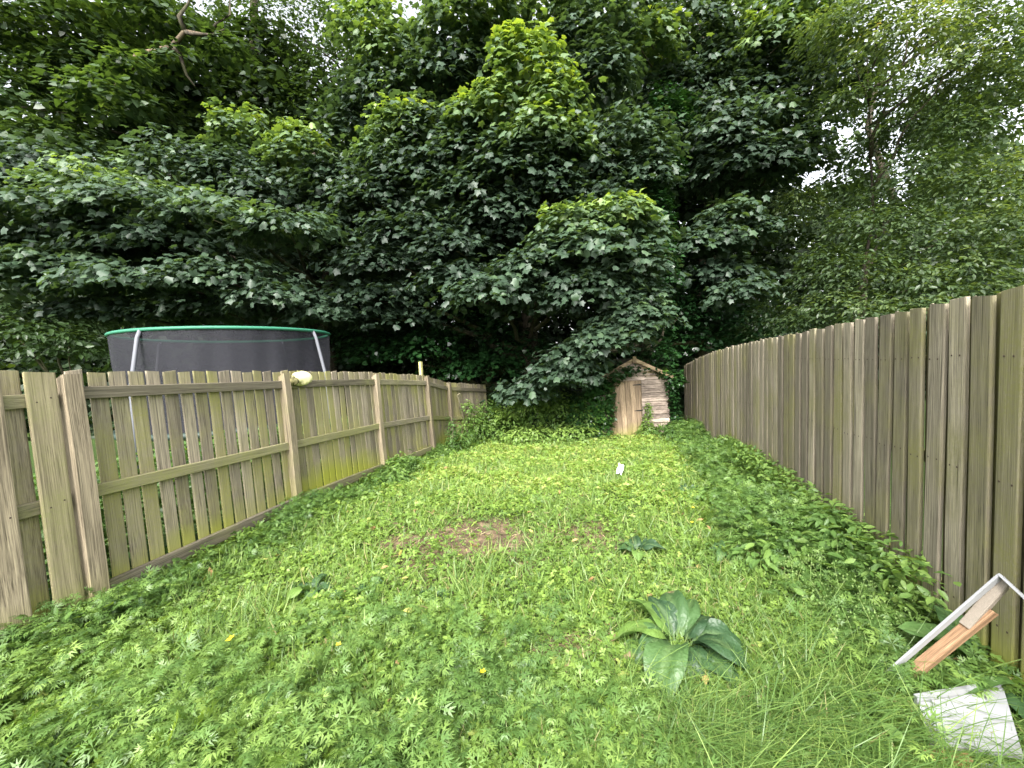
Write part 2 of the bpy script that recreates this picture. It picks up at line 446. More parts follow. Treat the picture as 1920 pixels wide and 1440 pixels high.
LEAN = 0.045      # the left fence leans away from the garden
def on_line(A, d, s, off):                        # off > 0: towards the left of the run direction
    return A + d * s + Vector((-d.y, d.x)) * off

# left fence: posts on the garden side (right of run direction), rails, boards behind
Pn = [Vector((-2.87, 2.81)), Vector((-2.44, 4.68)), Vector((-2.02, 6.50)), Vector((-1.60, 8.28)), Vector((-1.40, 9.60)), Vector((-.62, 11.0))]
def top_left(y): return 1.655 - .030 * (y - 2.8) - (.008 * max(0, y - 5) ** 2 if y < 8.4 else .0925 + .14 * (y - 8.4) - .012 * (y - 8.4) ** 2)
lf = thing('wooden_fence', (Pn[0].x, Pn[0].y, 0), 'low left garden fence of upright boards behind thick posts and rails, green with algae', 'fence')
def loc(p, z): return (p.x - Pn[0].x, p.y - Pn[0].y, z)
for i, pt in enumerate(Pn[:5]):
    yy = pt.y; g0 = float(gz(yy)) - .15; t0 = top_left(yy) + (.0 if i != 3 else .02)
    nrm = Vector(((Pn[min(i + 1, 5)] - Pn[max(i - 1, 0)]).y, -(Pn[min(i + 1, 5)] - Pn[max(i - 1, 0)]).x)).normalized()
    pp = pt
    w = .115 if i == 0 else .10
    ang = math.atan2((Pn[min(i + 1, 5)] - Pn[max(i - 1, 0)]).y, (Pn[min(i + 1, 5)] - Pn[max(i - 1, 0)]).x)
    pc = pp - nrm * (LEAN * (t0 + g0) / 2)
    plank('post', lf, W_LPOST, loc(pc, (t0 + g0) / 2), (w, w, t0 - g0), (-LEAN if i < 4 else -.02, 0, ang), top='slope')
for i in range(5):
    A, d, L, ang = run_frame(Pn[i], Pn[i + 1])
    nl = Vector((-d.y, d.x))                       # away from the garden
    def place(s, off, z): 
        q = A + d * s + nl * (off + LEAN * z)
        return loc(q, z)
    zA, zB = top_left(A.y), top_left(Pn[i + 1].y); gA, gB = float(gz(A.y)), float(gz(Pn[i + 1].y))
    for k, (dz, h) in enumerate(((.125, .085), (.80, .085), (None, .10))):
        z0 = zA - dz if dz else gA + .17; z1 = zB - dz if dz else gB + .17
        if i >= 3 and k == 2: continue
        pit = math.atan2(z1 - z0, L)
        # rail: long axis along the run
        rr = Euler((0, 0, ang)).to_matrix() @ Euler((0, math.pi / 2 - pit, 0)).to_matrix()
        e = rr.to_euler()
        plank('rail', lf, W_LRAIL, place(L / 2, .0 if L > 1 else 0, (z0 + z1) / 2), (h, .038, L - .10), tuple(e))
    pitch = .1255
    nb = int(round(L / pitch))
    for b in range(nb):
        s = (b + .5) * L / nb
        t = s / L
        zt = zA + (zB - zA) * t + random.uniform(-.008, .012) + .02; zb = gA + (gB - gA) * t + random.uniform(.03, .06)
        wdt = random.uniform(.093, .107) if i < 3 else .116
        plank('board', lf, W_LEFT, place(s, .034, (zt + zb) / 2), (wdt, .018, zt - zb), (-LEAN + random.uniform(-.004, .004), random.uniform(-.006, .006), ang))
# leaning brace on the far panel
A, d, L, ang = run_frame(Pn[4], Pn[5])
q = Pn[4] + d * .35 + Vector((d.y, -d.x)) * .10
plank('brace', lf, W_LRAIL, loc(q, .42), (.10, .03, 1.1), (0, -.33, ang))

# nearest left section: wide boards nailed on both faces of the rails
d = (Pn[1] - Pn[0]).normalized(); ang = math.atan2(d.y, d.x)
nf = thing('hit_and_miss_fence', (Pn[0].x, Pn[0].y, 0), 'nearest fence section at the left edge, wide boards on both sides of its rails', 'fence')
def place0(s, off, z):
    q = Pn[0] + d * s + Vector((-d.y, d.x)) * (off + LEAN * z)
    return loc(q, z)
for s, w in ((-.155, .15), (-.41, .15), (-.66, .15), (-.91, .15), (-1.16, .15)):
    h = 1.70 + random.uniform(-.01, .01)
    plank('board', nf, W_LPOST, place0(s, -.035, h / 2 - .02), (w, .022, h), (-LEAN, 0, ang))
for s, w in ((-.285, .14), (-.535, .14), (-.785, .14), (-1.035, .14)):
    plank('board', nf, W_LEFT, place0(s, .035, .86), (w, .02, 1.66), (-LEAN, 0, ang))
for z in (1.50, .84, .13):
    e = (Euler((0, 0, ang)).to_matrix() @ Euler((0, math.pi / 2, 0)).to_matrix()).to_euler()
    plank('rail', nf, W_LRAIL, place0(-.68, 0.0, z), (.085, .04, 1.22), tuple(e))
pg = plank('peg', None, W_OFF, (-1.78, 8.38, 1.02), (.085, .05, 1.36), (.01, 0, 1.34))
pg.name = 'fence_stake'
tag(pg, 'short pale yellow new timber stake standing up behind the fence near its far post', 'stake')

# right fence: closely set boards in two layers
R0 = Vector((1.69 + .253 * .9, .9)); R1 = Vector((1.69 + .253 * 11.3, 11.3))
rf = thing('board_fence', (R0.x, R0.y, 0), 'tall right garden fence of closely set grey brown boards with mossy feet', 'fence')
A, d, L, ang = run_frame(R0, R1)
nr = Vector((d.y, -d.x))                            # away from the garden
def top_right(y): return 1.80 - .026 * (y - 2.6) if y < 5.6 else 1.722 - .026 * (y - 5.6) - .0085 * (y - 5.6) ** 2
PR = .152; nb = int(L / PR)
for b in range(nb):
    s = (b + .5) * PR; q = A + d * s; y = q.y
    zt = top_right(y) + random.uniform(-.009, .009); zb = float(gz(y)) + random.uniform(-.02, .02)
    ln = .012
    q2 = q + nr * (random.uniform(-.003, .003) + ln * (zt + zb) / 2)
    plank('board', rf, W_RIGHT, (q2.x - R0.x, q2.y - R0.y, (zt + zb) / 2), (random.uniform(.104, .120), .022, zt - zb), (random.uniform(-.004, .004) + ln, random.uniform(-.012, .004), ang))
    if b < nb - 1:
        q3 = q + d * (PR / 2) + nr * (.0375 + .012 * (zt + zb) / 2)
        plank('back_board', rf, W_RBACK, (q3.x - R0.x, q3.y - R0.y, (zt + zb) / 2 - .008), (.11, .02, zt - zb), (ln, 0, ang))
for zz in (.25, .95, 1.5):
    for k in range(5):
        sA = L * k / 5; sB = L * (k + 1) / 5; qa = A + d * sA; qb = A + d * sB
        za = zz + float(gz(qa.y)) * .9 + (top_right(qa.y) - 1.8) * .3; zb_ = zz + float(gz(qb.y)) * .9 + (top_right(qb.y) - 1.8) * .3
        pit = math.atan2(zb_ - za, sB - sA); c = (qa + qb) / 2 + nr * (.065 + .012 * zz)
        e = (Euler((0, 0, ang)).to_matrix() @ Euler((0, math.pi / 2 - pit, 0)).to_matrix()).to_euler()
        plank('rail', rf, W_RBACK, (c.x - R0.x, c.y - R0.y, (za + zb_) / 2), (.07, .026, sB - sA), tuple(e), var=0)

M_NAIL = plain('rusty nail head', (.05, .03, .02), .7)
def nails(parent, pts, nrm, updir=(0, 0, 1)):
    V = []; F = []; nrm = Vector(nrm).normalized(); sx_ = nrm.cross(Vector((0, 0, 1))).normalized(); sz_ = sx_.cross(nrm)
    for p_ in pts:
        b = len(V); p_ = Vector(p_)
        V.append(p_ + nrm * .0015)
        for k in range(6):
            a = k * math.pi / 3; V.append(p_ + (sx_ * math.cos(a) + sz_ * math.sin(a)) * .0055 - nrm * .001)
        F += [(b, b + 1 + k, b + 1 + (k + 1) % 6) for k in range(6)]
    o_ = link('nail_heads', mesh_py('nail_heads', V, F, M_NAIL), parent); o_['kind'] = 'stuff'
NP = []
for b in range(nb):
    q = A + d * ((b + .5) * PR)
    for zz in (.3, .97, 1.52):
        z_ = zz + float(gz(q.y)) * .9 + (top_right(q.y) - 1.8) * .3 + random.uniform(-.012, .012)
        for k in (-.028, .028):
            w_ = q + d * (k + random.uniform(-.006, .006)) + nr * (.012 * z_ - .0135)
            NP.append((w_.x - R0.x, w_.y - R0.y, z_))
nails(rf, NP, (-nr.x, -nr.y, 0))
d0 = (Pn[1] - Pn[0]).normalized(); n0_ = Vector((d0.y, -d0.x)); NP = []
for s_ in (-.155, -.41, -.66):
    for z_ in (.13, .84, 1.50):
        for k in (-.035, .035):
            w_ = Pn[0] + d0 * (s_ + k) + n0_ * (.0475 - LEAN * z_); NP.append((w_.x - Pn[0].x, w_.y - Pn[0].y, z_ + random.uniform(-.015, .015)))
nails(nf, NP, (n0_.x, n0_.y, 0))

# ------------------------------------------------------------ shed
SX, SY, SZ = 2.83, 9.92, -.26
shed = thing('garden_shed', (SX, SY, SZ), 'small weathered wooden shed with plank door and apex roof at the lawn end', 'shed', None, (0, 0, .0))
W2, EAVE, APEX, DEP = .80, 1.40, 1.80, 1.7
# horizontal cladding boards, cut round the door and sloped under the roof
DX0, DX1, DT = -.54, .17, 1.31
def clad(x0, x1, z0, z1, name='cladding_board'):
    k = random.uniform(-.004, .004)
    zt0 = min(z1, EAVE + (APEX - EAVE) * (1 - abs(x0) / W2) - .03); zt1 = min(z1, EAVE + (APEX - EAVE) * (1 - abs(x1) / W2) - .03)
    if zt0 <= z0 + .01 and zt1 <= z0 + .01: return
    zt0 = max(zt0, z0 + .01); zt1 = max(zt1, z0 + .01)
    pr = .030
    V = [(x0, -pr + k, z0), (x1, -pr + k, z0), (x1, 0, z0), (x0, 0, z0), (x0, -.008 + k, zt0), (x1, -.008 + k, zt1), (x1, 0, zt1), (x0, 0, zt0)]
    mid = None
    F = [(0, 1, 5, 4), (1, 2, 6, 5), (2, 3, 7, 6), (3, 0, 4, 7), (4, 5, 6, 7), (3, 2, 1, 0)]
    link(name, mesh_py(name, V, F, W_SHED), shed)
z = .02
while z < APEX - .03:
    z1 = z + .098
    if z < DT:
        clad(-W2, DX0 - .004, z, z1); clad(DX1 + .004, W2, z, z1)
    else:
        lim = W2 if z < EAVE else W2 * (APEX - z - .02) / (APEX - EAVE)
        clad(-lim, -.001, z, z1); clad(.001, lim, z, z1)
    z += .1
link('inner_lining', mesh_py('inner_lining', [(-W2, 0.004, 0), (W2, 0.004, 0), (W2, 0.004, EAVE), (0, 0.004, APEX), (-W2, 0.004, EAVE), (-W2, .03, 0), (W2, .03, 0), (W2, .03, EAVE), (0, .03, APEX), (-W2, .03, EAVE)],
     [(4, 3, 2, 1, 0), (5, 6, 7, 8, 9), (0, 1, 6, 5), (1, 2, 7, 6), (2, 3, 8, 7), (3, 4, 9, 8), (4, 0, 5, 9)], W_DOOR), shed)
for sx in (-1, 1):
    for k in range(14):
        z0 = .02 + k * .1
        x = sx * W2
        V = [(x, .0, z0), (x + sx * .03, .0, z0), (x + sx * .03, DEP, z0), (x, DEP, z0), (x, 0, z0 + .098), (x + sx * .008, 0, z0 + .098), (x + sx * .008, DEP, z0 + .098), (x, DEP, z0 + .098)]
        link('cladding_board', mesh_py('cladding_board', V, [(0, 1, 5, 4), (1, 2, 6, 5), (2, 3, 7, 6), (3, 0, 4, 7), (4, 5, 6, 7), (3, 2, 1, 0)], W_SHED), shed)
link('back_wall_panel', mesh_py('back_wall_panel', [(-W2, DEP, 0), (W2, DEP, 0), (W2, DEP, EAVE), (0, DEP, APEX), (-W2, DEP, EAVE), (-W2, DEP + .02, 0), (W2, DEP + .02, 0), (W2, DEP + .02, EAVE), (0, DEP + .02, APEX), (-W2, DEP + .02, EAVE)],
     [(4, 3, 2, 1, 0), (5, 6, 7, 8, 9), (0, 1, 6, 5), (1, 2, 7, 6), (2, 3, 8, 7), (3, 4, 9, 8), (4, 0, 5, 9)], W_SHED), shed)
M_FELT = plain('roof felt', (.06, .055, .045), .95, c2=(.14, .13, .06), scale=6)
M_IRON = plain('dark iron hinge', (.02, .02, .022), .6, metal=.3)
for sx in (-1, 1):
    ex = sx * (W2 + .09); ez = EAVE - (APEX - EAVE) * .09 / W2
    y0, y1, th = -.10, DEP + .08, .022
    V = [(0, y0, APEX + .012), (ex, y0, ez + .012), (ex, y1, ez + .012), (0, y1, APEX + .012), (0, y0, APEX + .012 + th), (ex, y0, ez + .012 + th), (ex, y1, ez + .012 + th), (0, y1, APEX + .012 + th)]
    link('roof', mesh_py('roof', V, [(0, 1, 2, 3), (7, 6, 5, 4), (0, 4, 5, 1), (1, 5, 6, 2), (2, 6, 7, 3), (3, 7, 4, 0)], M_FELT), shed)
    y0, y1 = -.125, -.102; dz = .075
    V = [(sx * .002, y0, APEX + .045), (ex, y0, ez + .04), (ex, y0, ez - dz + .04), (sx * .002, y0, APEX - dz + .03), (sx * .002, y1, APEX + .045), (ex, y1, ez + .04), (ex, y1, ez - dz + .04), (sx * .002, y1, APEX - dz + .03)]
    link('barge_board', mesh_py('barge_board', V, [(0, 1, 2, 3), (7, 6, 5, 4), (0, 4, 5, 1), (1, 5, 6, 2), (2, 6, 7, 3), (3, 7, 4, 0)], W_BARGE), shed)
plank('finial', shed, W_BARGE, (0, -.132, APEX + .0), (.08, .018, .15))
door = bpy.data.objects.new('door', None); COL.objects.link(door); door.parent = shed; door.location = (DX1, -.05, .0); door.rotation_euler = (0.0, -.035, .02)
nbd = 6; bw = (DX1 - DX0) / nbd
for k in range(nbd):
    plank('door_board', door, W_DOOR, (-(k + .5) * bw, random.uniform(-.002, .002), .665 + random.uniform(-.004, .004)), (bw - .006, .018, 1.30))
for hz in (.62, 1.22):
    V = [(-.17, -.016, hz - .008), (.02, -.016, hz - .016), (.02, -.016, hz + .016), (-.17, -.016, hz + .008), (-.17, -.0125, hz - .008), (.02, -.0125, hz - .016), (.02, -.0125, hz + .016), (-.17, -.0125, hz + .008)]
    link('hinge', mesh_py('hinge', V, [(0, 1, 2, 3), (7, 6, 5, 4), (0, 4, 5, 1), (1, 5, 6, 2), (2, 6, 7, 3), (3, 7, 4, 0)], M_IRON), door)

# ------------------------------------------------------------ tubes and trees
def tube(pts, rad, sides=8, closed=False):
    pts = [Vector(p) for p in pts]; V = []; F = []; n = len(pts)
    for i, p in enumerate(pts):
        a = pts[(i - 1) % n] if (closed or i) else pts[0]; b = pts[(i + 1) % n] if (closed or i < n - 1) else pts[-1]
        t = (b - a).normalized()
        up = Vector((0, 0, 1)) if abs(t.z) < .9 else Vector((1, 0, 0))
        x = t.cross(up).normalized(); y = x.cross(t)
        r = rad[i] if hasattr(rad, '__len__') else rad
        for k in range(sides):
            th = 2 * math.pi * k / sides
            V.append(p + (x * math.cos(th) + y * math.sin(th)) * r)
    m_ = n if closed else n - 1
    for i in range(m_):
        for k in range(sides):
            a = i * sides + k; b = i * sides + (k + 1) % sides; c = ((i + 1) % n) * sides + (k + 1) % sides; dd = ((i + 1) % n) * sides + k
            F.append((a, b, c, dd))
    if not closed:
        F.append(tuple(range(sides - 1, -1, -1))); F.append(tuple(range((n - 1) * sides, n * sides)))
    return V, F

def limb_pts(a, b, n=6, wob=.12, sag=.0, seed=0):
    rg = random.Random(seed); a = Vector(a); b = Vector(b); L = (b - a).length; out = []
    for i in range(n):
        t = i / (n - 1); p = a.lerp(b, t)
        if 0 < i < n - 1: p += Vector((rg.uniform(-1, 1), rg.uniform(-1, 1), rg.uniform(-1, 1))) * wob * L * .35
        p.z += sag * L * math.sin(math.pi * t)
        out.append(p)
    return out

CLUMPS = {
 'left_sycamore': [(-10.74,10.00,6.35,1.38,0.56,0.30),(-8.62,9.50,5.70,1.43,0.40,0.84),(-7.76,10.50,6.58,1.12,0.66,0.45),(-6.49,10.60,6.42,0.93,0.60,0.30),(-9.41,9.00,5.11,1.46,0.32,0.55),(-7.65,9.00,5.09,1.57,0.34,0.60),(-6.02,9.00,4.83,1.35,0.34,0.60),(-4.49,9.00,4.54,1.01,0.34,0.55),(-9.20,8.80,3.97,1.21,0.33,0.55),(-10.10,8.80,3.74,0.88,0.40,0.55),(-7.61,8.80,3.55,1.43,0.29,0.50),(-5.90,9.00,3.59,1.35,0.36,0.50),(-4.92,9.20,3.17,1.03,0.30,0.45),(-7.65,9.60,4.43,1.92,0.41,0.30),(-4.30,9.80,2.87,0.98,0.24,0.40),(-9.42,10.00,4.85,1.88,0.42,0.30),(-4.91,10.60,6.83,0.99,0.56,0.84),(-6.51,11.00,7.70,0.69,0.47,0.85),(-5.76,10.60,5.75,1.32,0.53,0.30),(-4.00,10.80,6.14,1.08,0.61,0.35),(-4.21,10.80,4.98,1.22,0.61,0.25),(-10.82,9.60,4.69,1.08,0.43,0.30),(-6.85,10.00,3.15,1.38,0.28,0.15),(-9.33,10.00,3.14,1.50,0.28,0.15),(-10.25,10.60,6.40,1.72,0.45,0.40),(-11.07,9.60,5.62,0.96,0.48,0.50),],
 'sprawling': [(-9.32,8.20,2.43,0.92,0.39,0.45),(-8.83,8.60,2.32,0.75,0.32,0.40),(-9.92,8.40,2.88,0.63,0.38,0.40),(-9.64,9.00,2.82,1.01,0.34,0.30),],
 'ivy_tree': [(-12.22,12.00,11.08,1.95,0.75,0.65),(-12.99,12.00,9.15,1.80,0.90,0.40),(-11.36,12.50,10.10,1.72,0.94,0.50),(-10.84,13.00,9.03,1.79,0.81,0.50),(-12.24,12.00,7.92,1.80,0.63,0.45),(-10.57,14.00,12.49,1.75,1.05,0.45),(-10.16,12.00,11.54,1.50,0.60,0.70),(-9.35,15.00,11.00,2.06,1.31,0.05),(-7.57,15.00,10.48,1.88,1.31,0.05),(-8.16,15.00,12.26,1.69,0.94,0.10),(-10.36,15.00,9.72,1.88,0.94,0.05),(-10.22,14.00,10.69,1.57,0.88,0.20),(-13.44,12.00,10.43,1.35,1.20,0.30),(-8.28,14.50,9.03,1.99,0.82,0.05),(-12.19,13.00,11.37,1.79,0.97,0.40),(-9.68,10.90,8.56,0.95,0.41,0.55),(-9.11,11.00,9.30,0.55,0.30,0.60),(-8.41,11.60,9.80,0.72,0.32,0.40),(-8.96,11.90,11.13,0.89,0.39,0.50),(-7.25,11.80,10.30,0.59,0.27,0.45),],
 'behind_tree': [(-6.66,15.00,13.07,1.88,1.12,0.45),(-5.68,15.00,11.46,1.50,1.31,0.40),(-6.15,15.00,9.89,1.50,1.12,0.35),(-8.06,15.00,13.65,1.69,0.94,0.50),(-4.84,15.00,13.33,1.31,0.94,0.50),(-7.22,16.00,12.16,1.60,1.20,0.30),(-4.94,14.00,8.64,1.05,0.88,0.30),],
 'central_sycamore': [(0.62,9.00,7.65,0.70,0.62,1.00),(0.18,8.90,7.94,0.29,0.38,1.00),(1.08,9.00,6.95,0.62,0.56,0.95),(-0.07,9.20,7.01,0.69,0.46,0.92),(-0.70,9.30,6.88,0.47,0.30,0.95),(0.78,9.00,6.22,0.90,0.47,0.88),(1.37,9.20,6.13,0.64,0.48,0.84),(0.21,9.30,5.68,1.05,0.58,0.40),(-0.70,9.60,6.25,0.84,0.54,0.40),(-2.22,10.00,7.07,0.75,0.55,0.90),(-2.74,10.00,6.47,0.56,0.56,0.80),(-1.92,10.00,5.96,1.12,0.62,0.30),(-1.01,9.80,5.42,0.98,0.51,0.40),(-0.18,9.60,4.91,0.96,0.46,0.30),(1.01,9.60,5.32,0.96,0.54,0.25),(1.95,9.80,5.82,0.86,0.67,0.35),(2.99,10.00,6.55,1.00,0.56,0.50),(3.21,10.00,5.79,0.81,0.62,0.45),(2.06,9.60,4.98,0.84,0.36,0.30),(-3.08,10.30,5.52,1.03,0.58,0.25),(-1.99,10.00,4.64,1.31,0.47,0.25),(-2.95,10.20,4.00,1.27,0.48,0.20),(-1.12,9.70,4.16,1.09,0.41,0.20),(-0.30,9.00,3.04,1.12,0.38,0.45),(-1.07,9.30,3.49,0.81,0.33,0.20),(0.38,9.00,3.42,0.84,0.36,0.45),(1.39,8.80,4.35,0.77,0.37,0.85),(2.26,8.80,4.44,0.77,0.37,0.92),(2.85,9.00,4.18,0.56,0.36,0.65),(1.62,8.70,3.78,1.09,0.41,0.60),(2.58,8.90,3.57,0.83,0.42,0.50),(0.95,8.90,3.88,0.61,0.29,0.50),(1.61,8.80,3.00,0.99,0.44,0.40),(2.59,9.00,2.88,0.68,0.51,0.35),(0.60,8.80,3.64,0.55,0.26,0.55),(2.60,8.70,2.43,0.67,0.41,0.55),(1.77,8.70,1.95,0.65,0.33,0.50),(1.36,8.90,1.63,0.61,0.31,0.45),(2.29,8.80,2.13,0.66,0.35,0.50),(0.92,9.10,1.27,0.68,0.34,0.40),(-3.35,10.30,3.28,1.29,0.36,0.20),(-4.00,10.30,3.03,1.03,0.26,0.30),(-2.73,10.50,2.82,0.92,0.32,0.15),(0.29,9.40,0.94,0.59,0.28,0.40),(1.23,8.90,1.32,0.56,0.24,0.40),(0.68,9.60,2.88,0.96,0.36,0.25),(-1.01,10.50,9.47,1.18,0.60,0.80),(-2.55,11.00,9.27,0.99,0.69,0.88),(-3.10,11.00,10.00,0.91,0.60,0.90),(-1.69,10.80,8.53,1.22,0.68,0.40),(-0.28,10.00,9.53,1.00,0.40,0.86),(0.91,10.50,9.93,1.18,0.39,0.75),(2.29,10.20,8.15,1.02,0.70,0.40),(2.25,10.40,9.25,1.17,0.65,0.55),(-0.68,10.60,8.67,1.06,0.66,0.35),(1.60,10.40,8.68,0.78,0.78,0.40),(-1.51,10.40,6.98,1.17,0.65,0.25),(-3.14,11.00,8.27,0.96,0.69,0.40),(0.16,10.20,4.60,1.15,0.51,0.15),(-3.88,11.50,7.92,0.86,0.72,0.30),],
 'tall_right': [(3.56,11.00,9.26,1.10,0.55,0.90),(3.32,11.00,10.16,1.10,0.55,0.70),(5.05,12.00,10.32,1.43,0.82,0.45),(6.79,12.00,10.52,1.35,0.69,0.88),(7.07,11.00,9.23,1.10,0.58,0.90),(6.04,12.00,9.30,1.35,0.82,0.30),(5.00,12.00,8.64,1.35,0.82,0.20),(6.75,12.00,8.28,1.50,0.82,0.25),(7.54,11.00,9.85,1.10,0.62,0.80),(5.50,11.00,6.78,1.38,0.62,0.30),(6.58,11.00,7.29,1.24,0.47,0.50),(7.30,11.00,6.57,1.03,0.55,0.45),(6.16,11.00,6.16,1.51,0.55,0.25),(5.55,10.60,4.93,0.77,0.37,0.55),(5.18,10.60,4.34,0.87,0.34,0.50),(4.59,10.60,4.24,0.74,0.32,0.45),(5.10,12.00,6.51,1.20,0.75,0.10),(8.70,11.50,8.58,1.15,0.65,0.40),(6.15,10.80,4.64,0.61,0.32,0.40),(5.53,11.60,7.83,1.16,0.58,0.35),(7.92,12.00,8.94,1.20,0.75,0.30),(5.42,10.00,2.97,0.75,0.33,0.35),(5.29,11.00,3.54,1.10,0.36,0.15),],
 'elder': [(7.25,9.00,8.09,0.90,0.45,0.60),(7.88,8.50,7.44,0.96,0.42,0.85),(7.36,9.00,6.62,0.68,0.29,0.50),(8.60,8.50,6.72,0.96,0.42,0.85),(9.29,8.30,7.09,0.93,0.52,0.55),(8.91,8.60,5.70,0.86,0.43,0.45),(9.73,8.40,5.91,0.63,0.47,0.50),(8.48,8.80,4.99,0.88,0.50,0.45),(9.03,8.60,4.46,0.86,0.54,0.55),(9.51,8.20,4.49,0.72,0.56,0.70),(7.83,8.80,3.85,0.88,0.55,0.50),(8.30,8.40,3.50,0.94,0.53,0.50),(9.00,8.00,3.46,0.90,0.55,0.65),(7.01,8.60,2.99,0.86,0.48,0.45),(7.60,8.20,2.63,0.92,0.46,0.55),(8.20,7.80,2.68,0.88,0.49,0.60),(8.93,7.60,2.89,0.67,0.47,0.60),(6.47,8.60,2.32,0.75,0.38,0.60),(6.82,8.00,2.09,0.70,0.35,0.60),(6.73,9.40,2.93,0.70,0.53,0.30),(7.42,7.60,2.11,0.76,0.28,0.60),(6.45,9.60,2.14,0.72,0.42,0.40),(7.39,9.20,4.10,0.57,0.40,0.40),(9.54,8.00,6.68,0.80,0.70,0.50),(9.54,8.80,6.51,0.77,0.44,0.55),(6.40,10.40,2.35,0.78,0.52,0.20),(8.48,9.40,6.14,0.70,0.33,0.40),(8.87,7.40,3.57,0.56,0.56,0.60),(8.33,7.40,2.33,0.74,0.28,0.55),(8.94,9.40,6.90,0.82,0.35,0.50),(6.71,9.20,3.34,0.57,0.46,0.40),(8.06,10.00,8.00,1.00,0.50,0.50),(7.82,10.60,7.24,0.80,0.40,0.35),(8.87,10.40,6.15,0.78,0.34,0.40),(8.11,10.40,5.50,0.65,0.29,0.40),(8.90,9.60,6.23,0.60,0.31,0.50),(8.60,9.80,4.82,0.73,0.32,0.45),(7.49,10.60,6.18,0.53,0.29,0.35),(7.80,9.00,8.28,1.01,0.34,0.70),(8.79,8.80,7.98,0.99,0.40,0.70),(9.83,8.60,7.98,0.97,0.43,0.60),(7.27,9.60,8.44,0.72,0.36,0.60),(7.22,10.60,5.18,0.53,0.40,0.75),],
 'ivy_trunk': [(3.59,10.20,4.94,0.43,0.77,0.40),(3.58,10.00,3.66,0.42,0.75,0.45),(3.80,10.60,6.22,0.53,0.66,0.45),(3.36,10.00,2.57,0.42,0.62,0.40),(4.17,11.00,7.56,0.69,0.69,0.30),(4.84,11.60,2.96,0.87,0.87,0.05),(3.46,10.20,1.44,0.51,0.51,0.35),],
 'dark_middle': [(-2.24,11.50,2.13,1.29,0.49,0.10),(-0.84,11.50,1.50,1.29,0.43,0.12),(-3.40,11.50,2.04,1.15,0.43,0.10),(-1.56,12.00,2.72,1.35,0.51,0.10),(0.04,11.80,1.89,1.03,0.59,0.10),(-0.38,12.00,2.51,0.90,0.60,0.08),(-4.11,12.00,2.53,1.05,0.60,0.10),(5.13,12.00,1.97,1.20,0.60,0.05),(6.64,12.00,2.20,1.20,0.60,0.10),(5.99,12.50,2.73,1.25,0.62,0.05),],
}


def dome(c, rx, rz, bright, size, tmpl, dens=1.0, ry=None, flat=.0, lo=-.35):
    """leaves shingled over an uneven dome, tips out and down"""
    ry = ry or (rx * .8 + .1)
    rx *= 1.04; rz = rz * 1.05 + .03
    area = 2 * math.pi * ((rx * ry) ** .8 + (rx * rz) ** .8 + (ry * rz) ** .8) / 1.6
    n = int(dens * area / (size * size * .42) * 1.0)
    u = norm(RNG.normal(size=(n, 3))); u[:, 2] = np.where(u[:, 2] < lo, -u[:, 2], u[:, 2])
    u = norm(u)
    # lumps of the outline
    ph = RNG.uniform(0, 6.28, 6)
    az = np.arctan2(u[:, 1], u[:, 0]); lump = 1 + .18 * np.sin(3 * az + ph[0]) + .12 * np.sin(7 * az + ph[1] + 3 * u[:, 2]) + .10 * np.sin(9 * u[:, 2] + ph[2])
    rr = (RNG.uniform(.35, 1.0, n) ** .45) * lump
    pos = np.array(c) + u * rr[:, None] * np.array([rx, ry, rz])
    pos[:, 2] -= .25 * rz * (u[:, 0] ** 2 + u[:, 1] ** 2) * rr
    nr_ = norm(np.array([0, 0, .85]) + u * np.array([.55, .55, .4]) + RNG.normal(size=(n, 3)) * .36)
    dr = u * np.array([1, 1, 0]) + np.array([0, 0, -.45]) + RNG.normal(size=(n, 3)) * .45
    R = frames(nr_, dr)
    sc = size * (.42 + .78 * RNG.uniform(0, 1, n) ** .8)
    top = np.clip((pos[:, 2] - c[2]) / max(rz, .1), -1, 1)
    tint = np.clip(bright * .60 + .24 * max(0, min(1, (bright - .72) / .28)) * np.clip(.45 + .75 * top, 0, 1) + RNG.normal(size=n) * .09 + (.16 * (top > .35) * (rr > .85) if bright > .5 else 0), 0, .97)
    if tmpl is SYC:
        h_ = n // 2
        a_ = scatter(SYC, pos[:h_], R[:h_], sc[:h_], tint[:h_]); b_ = scatter(SYC2, pos[h_:], R[h_:], sc[h_:], tint[h_:])
        return np.concatenate([a_[0], b_[0]]), np.concatenate([a_[1], b_[1] + len(a_[0])]), np.concatenate([a_[2], b_[2]]), np.concatenate([a_[3], b_[3]])
    return scatter(tmpl, pos, R, sc, tint)

